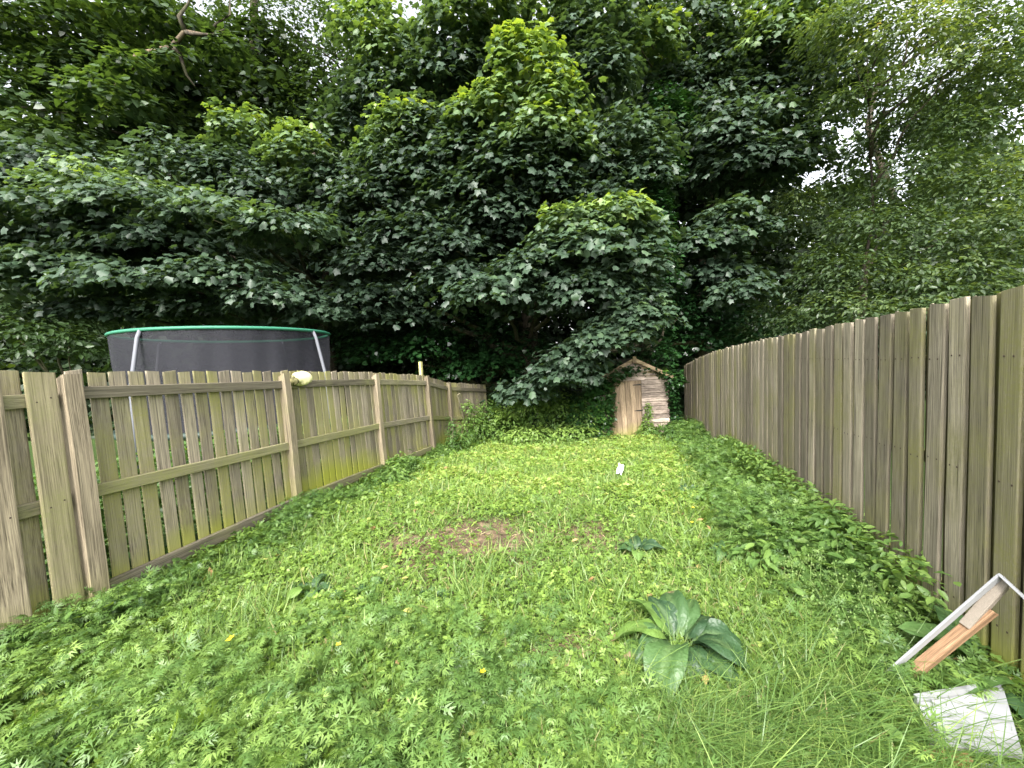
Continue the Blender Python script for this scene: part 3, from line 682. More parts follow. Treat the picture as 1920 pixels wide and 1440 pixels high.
def tree(name, key, label, cat, trunk, trunk_r, tmpl, size, mat_, group=None, limbs=8, dens=1.0, extra=None, base_z=-.5, wood_=BARK):
    cl = CLUMPS[key]
    root = thing(name, (trunk[0][0], trunk[0][1], trunk[0][2]), label, cat, group)
    o0 = Vector(trunk[0])
    tp = [Vector(p) - o0 for p in trunk]
    r = [trunk_r * (1 - .8 * i / (len(tp) - 1)) for i in range(len(tp))]
    V, F = tube(tp, r, 10)
    link('trunk', mesh_py('trunk', V, F, wood_, True), root)
    order = sorted(range(len(cl)), key=lambda i: -cl[i][3])[:limbs]
    for j in order:
        c = Vector(cl[j][:3]) - o0
        z0 = max(.8, min(c.z - random.uniform(.5, 1.6), tp[-1].z * .95))
        i0 = 0
        while i0 < len(tp) - 2 and tp[i0 + 1].z < z0: i0 += 1
        t = (z0 - tp[i0].z) / max(.01, tp[i0 + 1].z - tp[i0].z); st = tp[i0].lerp(tp[i0 + 1], min(1, max(0, t)))
        L = (c - st).length
        V, F = tube(limb_pts(st, c, 7, .10, .04, j), [max(.012, .022 * L * (1 - .85 * k / 6)) for k in range(7)], 6)
        link('limb', mesh_py('limb', V, F, wood_, True), root)
    bag = Bag()
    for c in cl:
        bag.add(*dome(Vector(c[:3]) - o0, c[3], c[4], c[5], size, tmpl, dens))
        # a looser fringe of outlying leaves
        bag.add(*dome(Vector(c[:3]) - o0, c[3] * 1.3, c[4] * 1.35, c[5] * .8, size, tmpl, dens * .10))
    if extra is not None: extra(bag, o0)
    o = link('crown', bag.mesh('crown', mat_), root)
    return root

def filler(cx, cy, cz, rx, ry, rz, n, size, tmpl, bright):  # leaf mass added behind the clumps to shade the crown, tinted darker inside
    def f(bag, o0):
        u = norm(RNG.normal(size=(n, 3))) * (RNG.uniform(0, 1, n) ** .4)[:, None]
        pos = np.array((cx, cy, cz)) - np.array(o0) + u * np.array([rx, ry, rz])
        R = frames(np.array([0, 0, .8]) + RNG.normal(size=(n, 3)) * .45, RNG.normal(size=(n, 3)))
        bag.add(*scatter(tmpl, pos, R, size * RNG.uniform(.6, 1.2, n), np.clip(bright + RNG.normal(size=n) * .12, 0, .9)))
    return f

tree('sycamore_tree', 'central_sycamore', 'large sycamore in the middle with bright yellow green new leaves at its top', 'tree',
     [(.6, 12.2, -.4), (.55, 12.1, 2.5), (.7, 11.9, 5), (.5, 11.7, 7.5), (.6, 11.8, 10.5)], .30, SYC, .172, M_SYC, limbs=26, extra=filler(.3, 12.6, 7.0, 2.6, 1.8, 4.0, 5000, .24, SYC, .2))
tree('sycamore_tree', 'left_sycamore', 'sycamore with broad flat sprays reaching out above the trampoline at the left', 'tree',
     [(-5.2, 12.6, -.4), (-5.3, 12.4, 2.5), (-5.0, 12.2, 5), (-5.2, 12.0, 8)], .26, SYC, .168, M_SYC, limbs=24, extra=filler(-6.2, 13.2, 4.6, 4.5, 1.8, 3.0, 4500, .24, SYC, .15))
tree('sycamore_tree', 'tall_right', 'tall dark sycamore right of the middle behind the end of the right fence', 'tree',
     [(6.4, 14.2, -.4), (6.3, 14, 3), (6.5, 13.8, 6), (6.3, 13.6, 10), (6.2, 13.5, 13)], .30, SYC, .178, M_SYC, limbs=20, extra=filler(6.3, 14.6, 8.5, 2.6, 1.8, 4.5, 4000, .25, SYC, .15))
tree('old_tree', 'ivy_tree', 'big dark tree at the upper left with a bare crooked bough showing', 'tree',
     [(-8.6, 15.6, -.4), (-8.5, 15.3, 4), (-8.9, 15.2, 8), (-8.2, 15.0, 12), (-8.0, 15, 16)], .42, IVY, .20, M_SMALL, limbs=14, extra=filler(-10, 15.5, 9, 5.5, 2.2, 5.0, 9000, .28, IVY, .18))
tree('slender_tree', 'behind_tree', 'slender fine leaved tree seen against the sky left of the middle', 'tree',
     [(-5.0, 17.0, -.4), (-5.0, 17.0, 4), (-5.3, 17.0, 9), (-5.0, 16.8, 15)], .20, DIAM, .15, M_SMALL, limbs=7, dens=.55)
tree('elder_tree', 'elder', 'light olive small leaved elder spreading above the right fence', 'tree',
     [(8.2, 10.4, -.4), (8.1, 10.2, 2), (8.5, 10.0, 4.5), (8.2, 9.8, 8)], .06, OVAL, .115, M_ELDER, limbs=9, dens=.58)
tree('understorey_tree', 'dark_middle', 'low understorey foliage between the shed and the trampoline, deep shade put into its leaf tint', 'tree',  # species made up; shade under the overhanging trees is painted as low tints
     [(-.8, 13.4, -.4), (-.8, 13.3, .8), (-.7, 13.2, 1.6), (-.7, 13.2, 2.4)], .10, IVY, .13, M_IVY, limbs=8, dens=.8)
tree('garden_shrub', 'sprawling', 'bushy green shrub behind the left fence beside the trampoline', 'shrub',
     [(-9.2, 8.9, 0), (-9.2, 8.9, .6), (-9.1, 8.8, 1.2)], .05, OVAL, .15, M_SMALL, limbs=5, dens=.9)
tree('ivy_clad_trunk', 'ivy_trunk', 'upright trunk covered in glossy ivy behind the shed', 'tree',
     [(3.4, 10.9, -.35), (3.45, 10.9, 3), (3.5, 10.9, 5), (3.6, 11, 6.2)], .17, IVY, .095, M_IVY, limbs=4, dens=.7)
# bare crooked bough
ob = thing('bare_bough', (-10.88, 11.40, 8.18), 'bare crooked brown bough reaching right at the upper left among dark leaves', 'branch')
BP = [(0.0, 0, 0.0), (0.99, 0.1, 1.03), (1.74, -0.1, 1.66), (2.52, 0.05, 1.94), (2.98, -0.1, 2.19), (3.43, 0.1, 2.22), (3.91, 0, 2.22)][1:]
link('bough', mesh_py('bough', *tube(BP, [.085, .08, .072, .062, .045, .02], 8), wood('bough bark', (.20, .15, .10), (.12, .14, .05), .2, 0, cells=(9, 9, 2.5), dark=(.05, .035, .025)), True), ob)
def off(p, *d): return [tuple(a + b for a, b in zip(p, q)) for q in ((0, 0, 0),) + d]
link('twig', mesh_py('twig', *tube(off(BP[2], (.25, -.1, -.25), (.3, 0, -.7), (.5, 0, -1.0)), [.06, .05, .035, .012], 6), BARK, True), ob)
link('twig', mesh_py('twig', *tube(off(BP[3], (.2, -.1, -.14), (.7, 0, -.1), (1.0, 0, .02)), [.05, .04, .03, .012], 6), BARK, True), ob)
link('twig', mesh_py('twig', *tube(off(BP[3], (-.05, -.1, .3), (.15, 0, .7), (.3, 0, 1.3)), [.06, .05, .03, .012], 6), BARK, True), ob)
link('twig', mesh_py('twig', *tube(off(BP[4], (.3, -.1, .2), (.6, 0, .5), (.65, 0, 1.1)), [.05, .04, .03, .012], 6), BARK, True), ob)

# thin places in the wood where the sky shows through
HOLES = [(.80, .52, .14, .15), (.72, .40, .07, .05), (.92, .46, .06, .06), (.88, .66, .12, .07), (.98, .60, .07, .05), (.64, .58, .07, .06), (.90, .82, .14, .08), (.50, .76, .12, .06), (-.42, .72, .10, .10), (-1.06, .78, .14, .06), (-.40, .58, .06, .05),
         (.38, .62, .06, .05), (.90, .36, .05, .05), (1.18, .5, .06, .06), (-.18, .42, .02, .02), (.22, .80, .05, .05), (-.75, .80, .06, .06), (1.12, .74, .07, .06)]
def open_sky(px, py, pz):
    dx = px / py; dz = (pz - 1.6) / py; keep = np.ones(len(px), bool)
    for (hx, hz_, rx_, rz_) in HOLES:
        q = ((dx - hx) / rx_) ** 2 + ((dz - hz_) / rz_) ** 2
        keep &= (q > 1) | (RNG.uniform(0, 1, len(px)) < .10)
    return keep
# trunks of the wood behind
rg = random.Random(4)
for (x, y, h, r) in ((-3.2, 15.5, 12, .2), (-1.6, 17.0, 13, .24), (2.6, 16.5, 13, .22), (9.0, 16.0, 12, .2), (11.5, 14.0, 11, .18), (-12.5, 16.5, 12, .26), (5.0, 18.5, 14, .22)):
    lab = {-3.2: 'dark trunk in the shade behind the trampoline end', -1.6: 'dark trunk deep in the shade above the far left fence corner', 2.6: 'dark trunk deep in the shade behind the shed',
           9.0: 'dark trunk behind the pale gap in the leaves above the right fence', 11.5: 'thin trunk behind the elder above the right fence', -12.5: 'dark trunk behind the leaves at the far left', 5.0: 'dark trunk in the gloom beyond the right fence end'}[x]
    t = thing('woodland_tree', (x, y, -.45), lab, 'tree')
    pts = [(rg.uniform(-.25, .25) * k, rg.uniform(-.2, .2) * k, h * k / 5) for k in range(6)]
    link('trunk', mesh_py('trunk', *tube(pts, [r * (1 - .14 * k) for k in range(6)], 8), BARK, True), t)
    bag = Bag(); nn = 1300 if x > 8 else 2200
    u = norm(RNG.normal(size=(nn, 3))) * (RNG.uniform(0, 1, nn) ** .5)[:, None]
    pos = np.array((pts[4][0], pts[4][1], h * .72)) + u * np.array([2.6, 2.2, h * .34])
    pos = pos[open_sky(pos[:, 0] + x, pos[:, 1] + y, pos[:, 2] - .45)]; nn = len(pos)
    bag.add(*scatter(SPRAY, pos, frames(np.array([0, 0, .7]) + RNG.normal(size=(nn, 3)) * .5, RNG.normal(size=(nn, 3))), RNG.uniform(.4, .75, nn), np.clip(.4 + RNG.normal(size=nn) * .2, 0, 1)))
    link('crown', bag.mesh('crown', M_FAR), t)

# the wood as one mass, thinner towards the top
nn = 52000
px = RNG.uniform(-34, 34, nn); py = RNG.uniform(15, 27, nn); pz = RNG.uniform(-.3, 1, nn)
hmax = 13.5 + 2.0 * np.sin(px * .7) + 1.5 * np.sin(px * 1.9 + 1)
pz = -.3 + (hmax + .3) * RNG.uniform(0, 1, nn) ** .9
keep = open_sky(px, py, pz)
px, py, pz = px[keep], py[keep], pz[keep]; nn = len(px)
bag = Bag()
bag.add(*scatter(SPRAY2, np.stack([px, py, pz], 1), frames(np.array([0, -.2, .7]) + RNG.normal(size=(nn, 3)) * .5, RNG.normal(size=(nn, 3))), RNG.uniform(.45, .85, nn), np.clip(.35 + RNG.normal(size=nn) * .2 + .02 * pz, 0, 1)))
n2 = 14000
q = np.stack([RNG.uniform(-22, 24, n2), RNG.uniform(14.5, 20, n2), RNG.uniform(-.4, 5.5, n2)], 1)
bag.add(*scatter(SPRAY2, q, frames(np.array([0, -.2, .7]) + RNG.normal(size=(n2, 3)) * .5, RNG.normal(size=(n2, 3))), RNG.uniform(.45, .8, n2), np.clip(.2 + RNG.normal(size=n2) * .15, 0, 1)))
tag(link('woodland_foliage', bag.mesh('woodland_foliage', M_FAR)), 'dark mass of woodland leaves filling the background behind the garden', 'foliage', None, 'stuff')

# ------------------------------------------------------------ trampoline
M_NET = plain('trampoline net', (.022, .022, .030), .8, alpha=.66)
M_GREENT = plain('green padding', (.03, .18, .105), .6)
M_STEEL = plain('galvanised pole sleeve', (.15, .155, .175), .65)
TC = Vector((-5.17, 7.97, 0)); TR, TZ = 1.68, 2.33
tp_ = thing('trampoline', tuple(TC), 'round trampoline with dark safety net, green top ring and grey poles beyond the left fence', 'trampoline')
circ = [(TR * math.cos(a), TR * math.sin(a), TZ) for a in np.linspace(0, 2 * math.pi, 49)[:-1]]
link('top_ring', mesh_py('top_ring', *tube(circ, .027, 8, True), M_GREENT, True), tp_)
V = []; F = []
nseg = 96
for j, (rr, zz) in enumerate(((TR, TZ), (TR * .985, 1.9), (TR * .95, 1.3), (TR * .93, .75))):
    for k in range(nseg):
        a = 2 * math.pi * k / nseg; w = (.022 * math.sin(k * 1.9) + .015 * math.sin(k * 5.3)) * (j > 0)
        V.append(((rr + w) * math.cos(a), (rr + w) * math.sin(a), zz))
for j in range(3):
    for k in range(nseg):
        F.append((j * nseg + k, j * nseg + (k + 1) % nseg, (j + 1) * nseg + (k + 1) % nseg, (j + 1) * nseg + k))
link('safety_net', mesh_py('safety_net', V, F, M_NET, True), tp_)
V = [(0, 0, .73)] + [(1.68 * math.cos(2 * math.pi * k / 48), 1.68 * math.sin(2 * math.pi * k / 48), .73) for k in range(48)]
link('jump_mat', mesh_py('jump_mat', V, [(0, k + 1, (k + 1) % 48 + 1) for k in range(48)], plain('jump mat', (.02, .02, .02), .7)), tp_)
link('edge_pad', mesh_py('edge_pad', *tube([(1.72 * math.cos(a), 1.72 * math.sin(a), .73) for a in np.linspace(0, 2 * math.pi, 49)[:-1]]  , .05, 8, True), plain('dark edge pad', (.02, .04, .03), .6), True), tp_)
PA = [4.562,6.108,2.910,1.538]
for a in PA:
    c, s = math.cos(a), math.sin(a)
    pl = link('pole', mesh_py('pole', *tube([(TR * 1.0 * c, TR * s, TZ - .01), (TR * 1.03 * c, TR * 1.03 * s, TZ - .12), (TR * 1.12 * c, TR * 1.12 * s, 1.5), (TR * 1.13 * c, TR * 1.13 * s, 0)], .028, 8), M_STEEL, True), tp_)

# ------------------------------------------------------------ ground cover
def samp(n, dens, y0=1.0, y1=12.6, x_in=0.0):
    """n points in the garden, number per square metre falling as dens(y)"""
    out = []
    tot = 0
    yy = np.linspace(y0, y1, 400); w = dens(yy) * (fr_(yy) - fl(yy)); w /= w.sum()
    y = RNG.choice(yy, n, p=w) + RNG.uniform(-.02, .02, n)
    x = fl(y) + .05 + RNG.uniform(0, 1, n) * (fr_(y) - fl(y) - .08)
    return x, y
def patchy(x, y, s=1.0, k=0):
    return .5 + .25 * (np.sin(1.9 * s * x + 2.7 * s * y + k) + np.sin(3.7 * s * x - 2.3 * s * y + 2 * k + 1)) * .8 + .1 * np.sin(9 * s * x + 7 * s * y + k)
def edge(x, y):
    """0 in the open lawn, 1 right by a fence"""
    e = np.minimum(x - fl(y), (fr_(y) - x) * .8)
    return np.clip(1 - e / .75, 0, 1)
def on_scrap(x, y): return (x > 1.54) & (y > 1.40) & (y < 1.74)
def up_frames(n, lean=.35, dirbias=(0, 0, 0)):
    return frames(np.array([0, 0, 1.0]) + RNG.normal(size=(n, 3)) * lean, RNG.normal(size=(n, 3)) + np.array(dirbias))

# lawn: small three part leaves
n0 = 150000
x, y = samp(n0, lambda t: 1 / (t + .4) ** 1.15)
b_ = bare(x, y); thin_ = .45 * np.clip(np.sin(6.3 * x + 2 * np.sin(5 * y)) * np.sin(5.1 * y + 2 * np.sin(4 * x)) - .1, 0, 1) * (y < 5)
k = RNG.uniform(0, 1, n0) > np.maximum(b_ * .95, thin_)
k &= ~on_scrap(x, y)
x, y, b_ = x[k], y[k], b_[k]; n1 = len(x)
e_ = edge(x, y)
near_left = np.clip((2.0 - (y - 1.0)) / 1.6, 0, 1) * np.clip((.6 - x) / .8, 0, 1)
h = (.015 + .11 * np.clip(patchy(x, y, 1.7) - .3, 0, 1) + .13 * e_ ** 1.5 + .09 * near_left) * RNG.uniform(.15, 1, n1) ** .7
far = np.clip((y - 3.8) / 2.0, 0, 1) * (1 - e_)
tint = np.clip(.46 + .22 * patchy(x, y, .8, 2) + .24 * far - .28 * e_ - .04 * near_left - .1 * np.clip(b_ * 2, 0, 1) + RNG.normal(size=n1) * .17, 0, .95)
tint = np.where(RNG.uniform(0, 1, n1) < .004, 1.0, tint)
bag = Bag()
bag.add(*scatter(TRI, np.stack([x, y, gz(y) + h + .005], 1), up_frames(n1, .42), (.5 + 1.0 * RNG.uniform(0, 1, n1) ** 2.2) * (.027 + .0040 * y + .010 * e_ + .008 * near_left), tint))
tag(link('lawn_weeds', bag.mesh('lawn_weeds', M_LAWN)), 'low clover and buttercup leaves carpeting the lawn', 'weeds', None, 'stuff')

# deeply cut leaves, lush in the near left corner and at the edges
n0 = 30000
x, y = samp(n0, lambda t: 1 / (t + .2) ** 2.0, 1.0, 9)
sc_ = (np.clip((3.1 - y) / 1.3, 0, 1) * np.clip((.9 - x) / 1.3, 0, 1) + .45 * edge(x, y) + .06) * np.clip(2.2 * patchy(x, y, 2.2, 3) - .35, .08, 1)
k = (RNG.uniform(0, 1, n0) < sc_) & ~on_scrap(x, y); x, y = x[k], y[k]; n1 = len(x)
nl_ = np.clip((3.2 - y) / 1.5, 0, 1) * np.clip((.9 - x) / 1.3, 0, 1)
h = (.05 + .17 * nl_ + .12 * edge(x, y)) * RNG.uniform(.2, 1, n1) ** .7
bag = Bag()
bag.add(*scatter(CUT, np.stack([x, y, gz(y) + h], 1), up_frames(n1, .5, (.5, -.5, 0)), RNG.uniform(.04, .125, n1), np.clip(.58 + .28 * (patchy(x, y, 1.2, 5) - .5) + RNG.normal(size=n1) * .16, 0, 1)))
tag(link('cut_leaf_weeds', bag.mesh('cut_leaf_weeds', M_CUTL)), 'lush cut leaved geranium and buttercup foliage in the near left corner', 'weeds', None, 'stuff')

# short grass
n0 = 130000
x, y = samp(n0, lambda t: 1 / (t + .2) ** 1.5)
b_ = bare(x, y); pg_ = patchy(x, y, .9, 4)
k = RNG.uniform(0, 1, n0) < (.35 + .75 * pg_) * (1 - b_ * .9); x, y = x[k], y[k]; n1 = len(x)
d_ = np.stack([RNG.normal(size=n1) * .5, RNG.normal(size=n1) * .5, np.full(n1, 1.0)], 1)
bag = Bag()
bag.add(*scatter(BLADE, np.stack([x, y, gz(y)], 1), frames(RNG.normal(size=(n1, 3)) + np.array([0, -.6, .4]), d_), RNG.uniform(.04, .15, n1) * (1 + .5 * (patchy(x, y, 1.4, 9) > .6)), np.clip(.64 + RNG.normal(size=n1) * .18, 0, 1)))
tag(link('short_grass', bag.mesh('short_grass', M_GRASS)), 'short bright grass blades growing through the lawn weeds', 'grass', None, 'stuff')

# straw coloured dead blades lying in the thatch
n0 = 9000
x, y = samp(n0, lambda t: 1 / (t + .3) ** 1.6, 1.1, 8)
k = RNG.uniform(0, 1, n0) < .25 + .75 * np.clip(bare(x, y) * 1.6, 0, 1); x, y = x[k], y[k]; n1 = len(x)
bag = Bag()
bag.add(*scatter(BLADE, np.stack([x, y, gz(y) + RNG.uniform(.01, .05, n1)], 1), up_frames(n1, .3), RNG.uniform(.05, .14, n1), RNG.uniform(0, 1, n1)))
M_STRAW = leaf_mat('dead straw', [(0, (.22, .15, .08)), (.6, (.40, .31, .18)), (1, (.55, .48, .28))], .7, .2, .2)
tag(link('dead_grass', bag.mesh('dead_grass', M_STRAW)), 'pale dead straw lying on the bare patches of the lawn', 'dead grass', None, 'stuff')

# long grass in the near right corner, arching to the right
n0 = 48000
x = RNG.uniform(.2, 2.1, n0); y = RNG.uniform(1.05, 2.75, n0)
pr = np.clip(1.15 - np.abs((x - 1.15) / 1.0) ** 2.2, 0, 1) * np.clip((2.45 - y) / .5, 0, 1) * np.clip((x - .28 + (2.2 - y) * .1) / .4, 0, 1)
pr *= np.clip(((x - .84) ** 2 + (y - 2.15) ** 2) / .14, 0, 1) ** 2
pr *= 1 - .55 * ((x > 1.52) & (y > 1.15) & (y < 2.0))
tuft = .55 + .45 * np.sin(17 * x + 3) * np.sin(15 * y + 1)
k = (RNG.uniform(0, 1, n0) < pr * tuft) & (x < fr_(y) - .03); x, y = x[k], y[k]; n1 = len(x)
ph = .9 * np.sin(3 * x + 2 * y)
d_ = np.stack([.45 + RNG.normal(size=n1) * .45, -.25 + RNG.normal(size=n1) * .45, np.full(n1, .95)], 1)
nn_ = np.stack([-d_[:, 0] * 1.0, -d_[:, 1] * 1.0, np.full(n1, .6)], 1) + RNG.normal(size=(n1, 3)) * .35
bag = Bag()
bag.add(*scatter(LONGB, np.stack([x, y, gz(y) - .01], 1), frames(nn_, d_), RNG.uniform(.12, .36, n1), np.clip(.50 + RNG.normal(size=n1) * .22, 0, .86)))
tag(link('long_grass', bag.mesh('long_grass', M_GRASS)), 'long arching grass in the near right corner', 'grass', None, 'stuff')

# taller weeds along both fences and the back edge
def weeds(n0, pts, hh, size, tmpl, tint0, spread):
    P_ = np.array(pts, float); i = RNG.integers(0, len(P_), n0)
    q = P_[i] + np.concatenate([RNG.normal(size=(n0, 2)) * spread, np.zeros((n0, 1))], 1)
    q = q[~on_scrap(q[:, 0], q[:, 1])]; n0 = len(q)
    h = hh * q[:, 2] * RNG.uniform(.08, 1, n0)
    t = np.clip(tint0 + RNG.normal(size=n0) * .16, 0, 1)
    return scatter(tmpl, np.stack([q[:, 0], q[:, 1], gz(q[:, 1]) + h], 1), up_frames(n0, .45), size * RNG.uniform(.6, 1.3, n0), t)
bag = Bag()
pts = [(fl(t) + .16 + .08 * math.sin(5 * t), t, .55 + .3 * math.sin(3.1 * t)) for t in np.linspace(1.6, 8.4, 60)]
bag.add(*weeds(9000, pts, .26, .05, OVAL, .45, .09))
bag.add(*weeds(5000, pts, .30, .075, CUT, .45, .12))
pts = [(fr_(t) - .22 - .1 * math.sin(4 * t) - (.25 if 3 < t < 6 else 0) * random.random(), t, .6 + .3 * math.sin(2.3 * t)) for t in np.linspace(1.6, 10.8, 80)]
bag.add(*weeds(15000, pts, .27, .048, OVAL, .52, .14))
bag.add(*weeds(13000, pts, .44, .085, CUT, .50, .17))
bag.add(*weeds(5000, [(fr_(t) - .12, t, 1.0) for t in np.linspace(2.2, 6.5, 50)], .42, .06, OVAL, .6, .07))
bag.add(*weeds(1500, pts, .36, .10, OVAL, .6, .16))
pts = [(fl(t) - .66, t, 1.0) for t in np.linspace(.9, 9, 60)]
bag.add(*weeds(15000, pts, .95, .085, OVAL, .35, .14))
tag(link('fence_side_weeds', bag.mesh('fence_side_weeds', M_CUTL)), 'straggling darker weeds along the foot of both fences', 'weeds', None, 'stuff')

def shrubby(name, label, cat, c, blobs, tmpl, size, m_, dens=.8, stem=True, group=None):
    root = thing(name, c, label, cat, group)
    bag = Bag()
    for (x, y, z, rx, rz, br) in blobs:
        bag.add(*dome((x, y, z), rx, rz, br, size, tmpl, dens))
        bag.add(*dome((x, y, z), rx * 1.3, rz * 1.35, br, size, tmpl, dens * .15))
    link('foliage', bag.mesh('foliage', m_), root)
    if stem:
        for k, b in enumerate(blobs[:8]):
            V, F = tube(limb_pts((b[0] * .4, b[1] * .4, -.02), (b[0], b[1], b[2]), 5, .1, 0, k), [.014, .012, .01, .008, .004], 5)
            link('stem', mesh_py('stem', V, F, BARK, True), root)
    return root
# back edge nettles and brambles
shrubby('nettle_patch', 'pale green nettles standing in front of the dark wood left of the shed', 'nettles', (.3, 10.15, -.26),
        [(-1.0, .1, .28, .5, .28, .85), (-.4, 0, .40, .5, .38, .9), (.2, .1, .52, .5, .46, .85), (.8, 0, .55, .45, .48, .8), (1.3, -.2, .5, .35, .42, .8), (-1.4, .2, .2, .4, .2, .8), (0, -.5, .18, .7, .18, 1.0), (1.0, -.6, .18, .6, .18, .95), (.5, 0, .95, .25, .22, .7), (-.1, .1, .8, .2, .2, .75)], OVAL, .10, M_CUTL, .95)
shrubby('climbing_shrub', 'tangle of green climber growing over the far end of the left fence', 'climber', (-1.15, 9.5, -.22),
        [(.1, -.2, .25, .25, .28, .75), (.25, .3, .5, .22, .3, .8), (.5, .8, .7, .22, .22, .7), (.65, 1.1, .45, .25, .4, .6), (.0, -.7, .18, .25, .2, .6), (.95, 1.4, .7, .3, .5, .5), (.12, .1, .85, .12, .12, .85), (-.12, -.9, .4, .10, .34, .45)], OVAL, .075, M_CUTL, .45)
shrubby('corner_bush', 'dark glossy bush in the back corner beyond the left fence end', 'bush', (-.2, 12.0, -.35),
        [(-.3, 0, .6, .6, .6, .15), (.4, .2, .5, .6, .5, .2), (1.1, .2, .6, .6, .6, .2), (.3, .3, 1.1, .6, .4, .1)], IVY, .12, M_IVY, .8)
# ivy on the shed
def ivy(name, label, c, blobs, size=.075, dens=.85, br=None):
    root = thing(name, c, label, 'ivy')
    bag = Bag()
    for (x, y, z, rx, ry, rz, b) in blobs:
        bag.add(*dome((x, y, z), rx, rz, b, size, IVY, dens, ry=ry, lo=-.9))
    link('foliage', bag.mesh('foliage', M_IVY), root)
    V, F = tube(limb_pts((0, 0, 0), blobs[len(blobs) // 2][:3], 6, .1, 0, 2), [.016, .014, .012, .01, .008, .005], 5)
    link('stem', mesh_py('stem', V, F, BARK, True), root)
ivy('ivy', 'thick ivy swallowing the left corner and eaves of the shed', (1.98, 9.72, -.26),
    [(-.02, .4, 1.36, .3, .5, .14, .7), (.05, 1.1, 1.42, .35, .5, .14, .5), (.28, .4, 1.56, .24, .4, .08, .6), (.5, .5, 1.68, .2, .4, .08, .5), (0, 0, .25, .28, .2, .3, .9), (.0, 0, .6, .3, .2, .3, .9), (.05, 0, .95, .3, .2, .25, .8), (-.2, 0, .8, .25, .2, .3, .8), (-.35, .1, .4, .3, .2, .3, .9), (.1, .02, 1.25, .26, .12, .14, .45),
     (-.15, 0, 1.15, .22, .18, .14, .6), (.35, .03, 1.38, .22, .05, .07, .5), (.6, .03, 1.50, .2, .05, .07, .55), (.8, .03, 1.60, .17, .05, .07, .6), (.28, .0, 1.1, .08, .08, .2, .5), (.22, -.02, .8, .1, .06, .22, .55), (-.55, .1, .7, .2, .2, .4, .35)])
ivy('ivy', 'ivy and bright climber between the shed roof and the right fence', (3.70, 9.85, -.26),
    [(.02, 0, .9, .10, .16, .3, .35), (.08, 0, .5, .1, .14, .3, .25), (-.02, 0, 1.25, .14, .16, .14, .65), (-.12, .1, 1.45, .18, .16, .1, .95), (-.3, .2, 1.52, .16, .16, .08, .8), (.1, 0, .15, .22, .2, .22, .45), (.15, .0, 1.3, .14, .2, .14, .7)])
shrubby('tall_weed', 'bright upright weed growing against the shed door', 'weed', (3.02, 9.62, -.25),
        [(0, 0, .25, .10, .25, .9), (.04, 0, .6, .05, .18, .8), (-.05, -.02, .12, .2, .12, .9), (.15, .0, .1, .16, .14, .6)], OVAL, .07, M_CUTL, .7)
shrubby('bramble', 'leafy bramble heap at the foot of the right fence near the shed', 'bramble', (3.72, 9.25, -.22),
        [(0, 0, .16, .35, .2, .45), (-.2, -.3, .12, .35, .15, .5), (.1, -.5, .15, .3, .17, .4), (-.35, .2, .12, .25, .15, .55), (.0, -1.0, .12, .3, .14, .45)], OVAL, .085, M_CUTL, .8)
shrubby('leafy_plant', 'broad leaved dark green plant against the right fence behind the timber scrap', 'plant', (2.20, 2.88, 0),
        [(0, 0, .18, .17, .16, .55), (.05, .15, .3, .13, .13, .6), (-.2, .1, .12, .17, .12, .7), (-.42, .25, .10, .16, .09, .75), (.0, -.2, .1, .16, .11, .6), (-.15, .35, .14, .17, .13, .65)], OVAL, .085, M_CUTL, .55)
shrubby('leafy_plant', 'spreading green plant halfway along the right fence', 'plant', (2.35, 4.2, 0),
        [(0, 0, .10, .17, .12, .7), (-.2, -.2, .08, .17, .1, .75), (.1, .3, .12, .17, .13, .6), (-.25, .25, .08, .17, .1, .8), (-.3, -.6, .08, .2, .09, .8)], OVAL, .075, M_CUTL, .6)
shrubby('leafy_plant', 'yellowish green plant at the foot of the left fence by the third post', 'plant', (-1.80, 6.35, -.06),
        [(0, 0, .14, .16, .14, .8), (.1, -.3, .1, .16, .1, .75), (.02, .4, .13, .16, .12, .7), (-.15, -.7, .08, .16, .09, .5)], OVAL, .075, M_CUTL, .7)

# ------------------------------------------------------------ docks
m, n, l = mat('dock leaf')
tc = N(n, 'ShaderNodeTexCoord'); at = N(n, 'ShaderNodeAttribute', attribute_name='brown'); oi = N(n, 'ShaderNodeObjectInfo')
lc = ramp(n, [(0, (.032, .072, .03)), (.45, (.055, .115, .04)), (.8, (.085, .165, .045)), (1, (.17, .28, .055))])
l.new(oi.outputs['Random'], lc.inputs[0])
z1 = N(n, 'ShaderNodeTexNoise', Scale=22.0, Detail=7.0, Roughness=.75); l.new(tc.outputs['Object'], z1.inputs['Vector'])
ad = N(n, 'ShaderNodeMath', operation='ADD'); l.new(z1.outputs[0], ad.inputs[0]); l.new(at.outputs['Fac'], ad.inputs[1])
rb = N(n, 'ShaderNodeMapRange'); rb.inputs['From Min'].default_value = .98; rb.inputs['From Max'].default_value = 1.25; l.new(ad.outputs[0], rb.inputs[0])
mb = N(n, 'ShaderNodeMix', data_type='RGBA'); mb.inputs[7].default_value = (.30, .205, .12, 1)
l.new(rb.outputs[0], mb.inputs[0]); l.new(lc.outputs[0], mb.inputs[6])
rib = N(n, 'ShaderNodeAttribute', attribute_name='rib'); mr_ = N(n, 'ShaderNodeMix', data_type='RGBA'); mr_.inputs[7].default_value = (.22, .32, .12, 1)
l.new(rib.outputs['Fac'], mr_.inputs[0]); l.new(mb.outputs[2], mr_.inputs[6])
p = N(n, 'ShaderNodeBsdfPrincipled', Roughness=.42); p.inputs['Specular IOR Level'].default_value = .45; l.new(mr_.outputs[2], p.inputs['Base Color'])
bp = N(n, 'ShaderNodeBump', Strength=.7, Distance=.012)
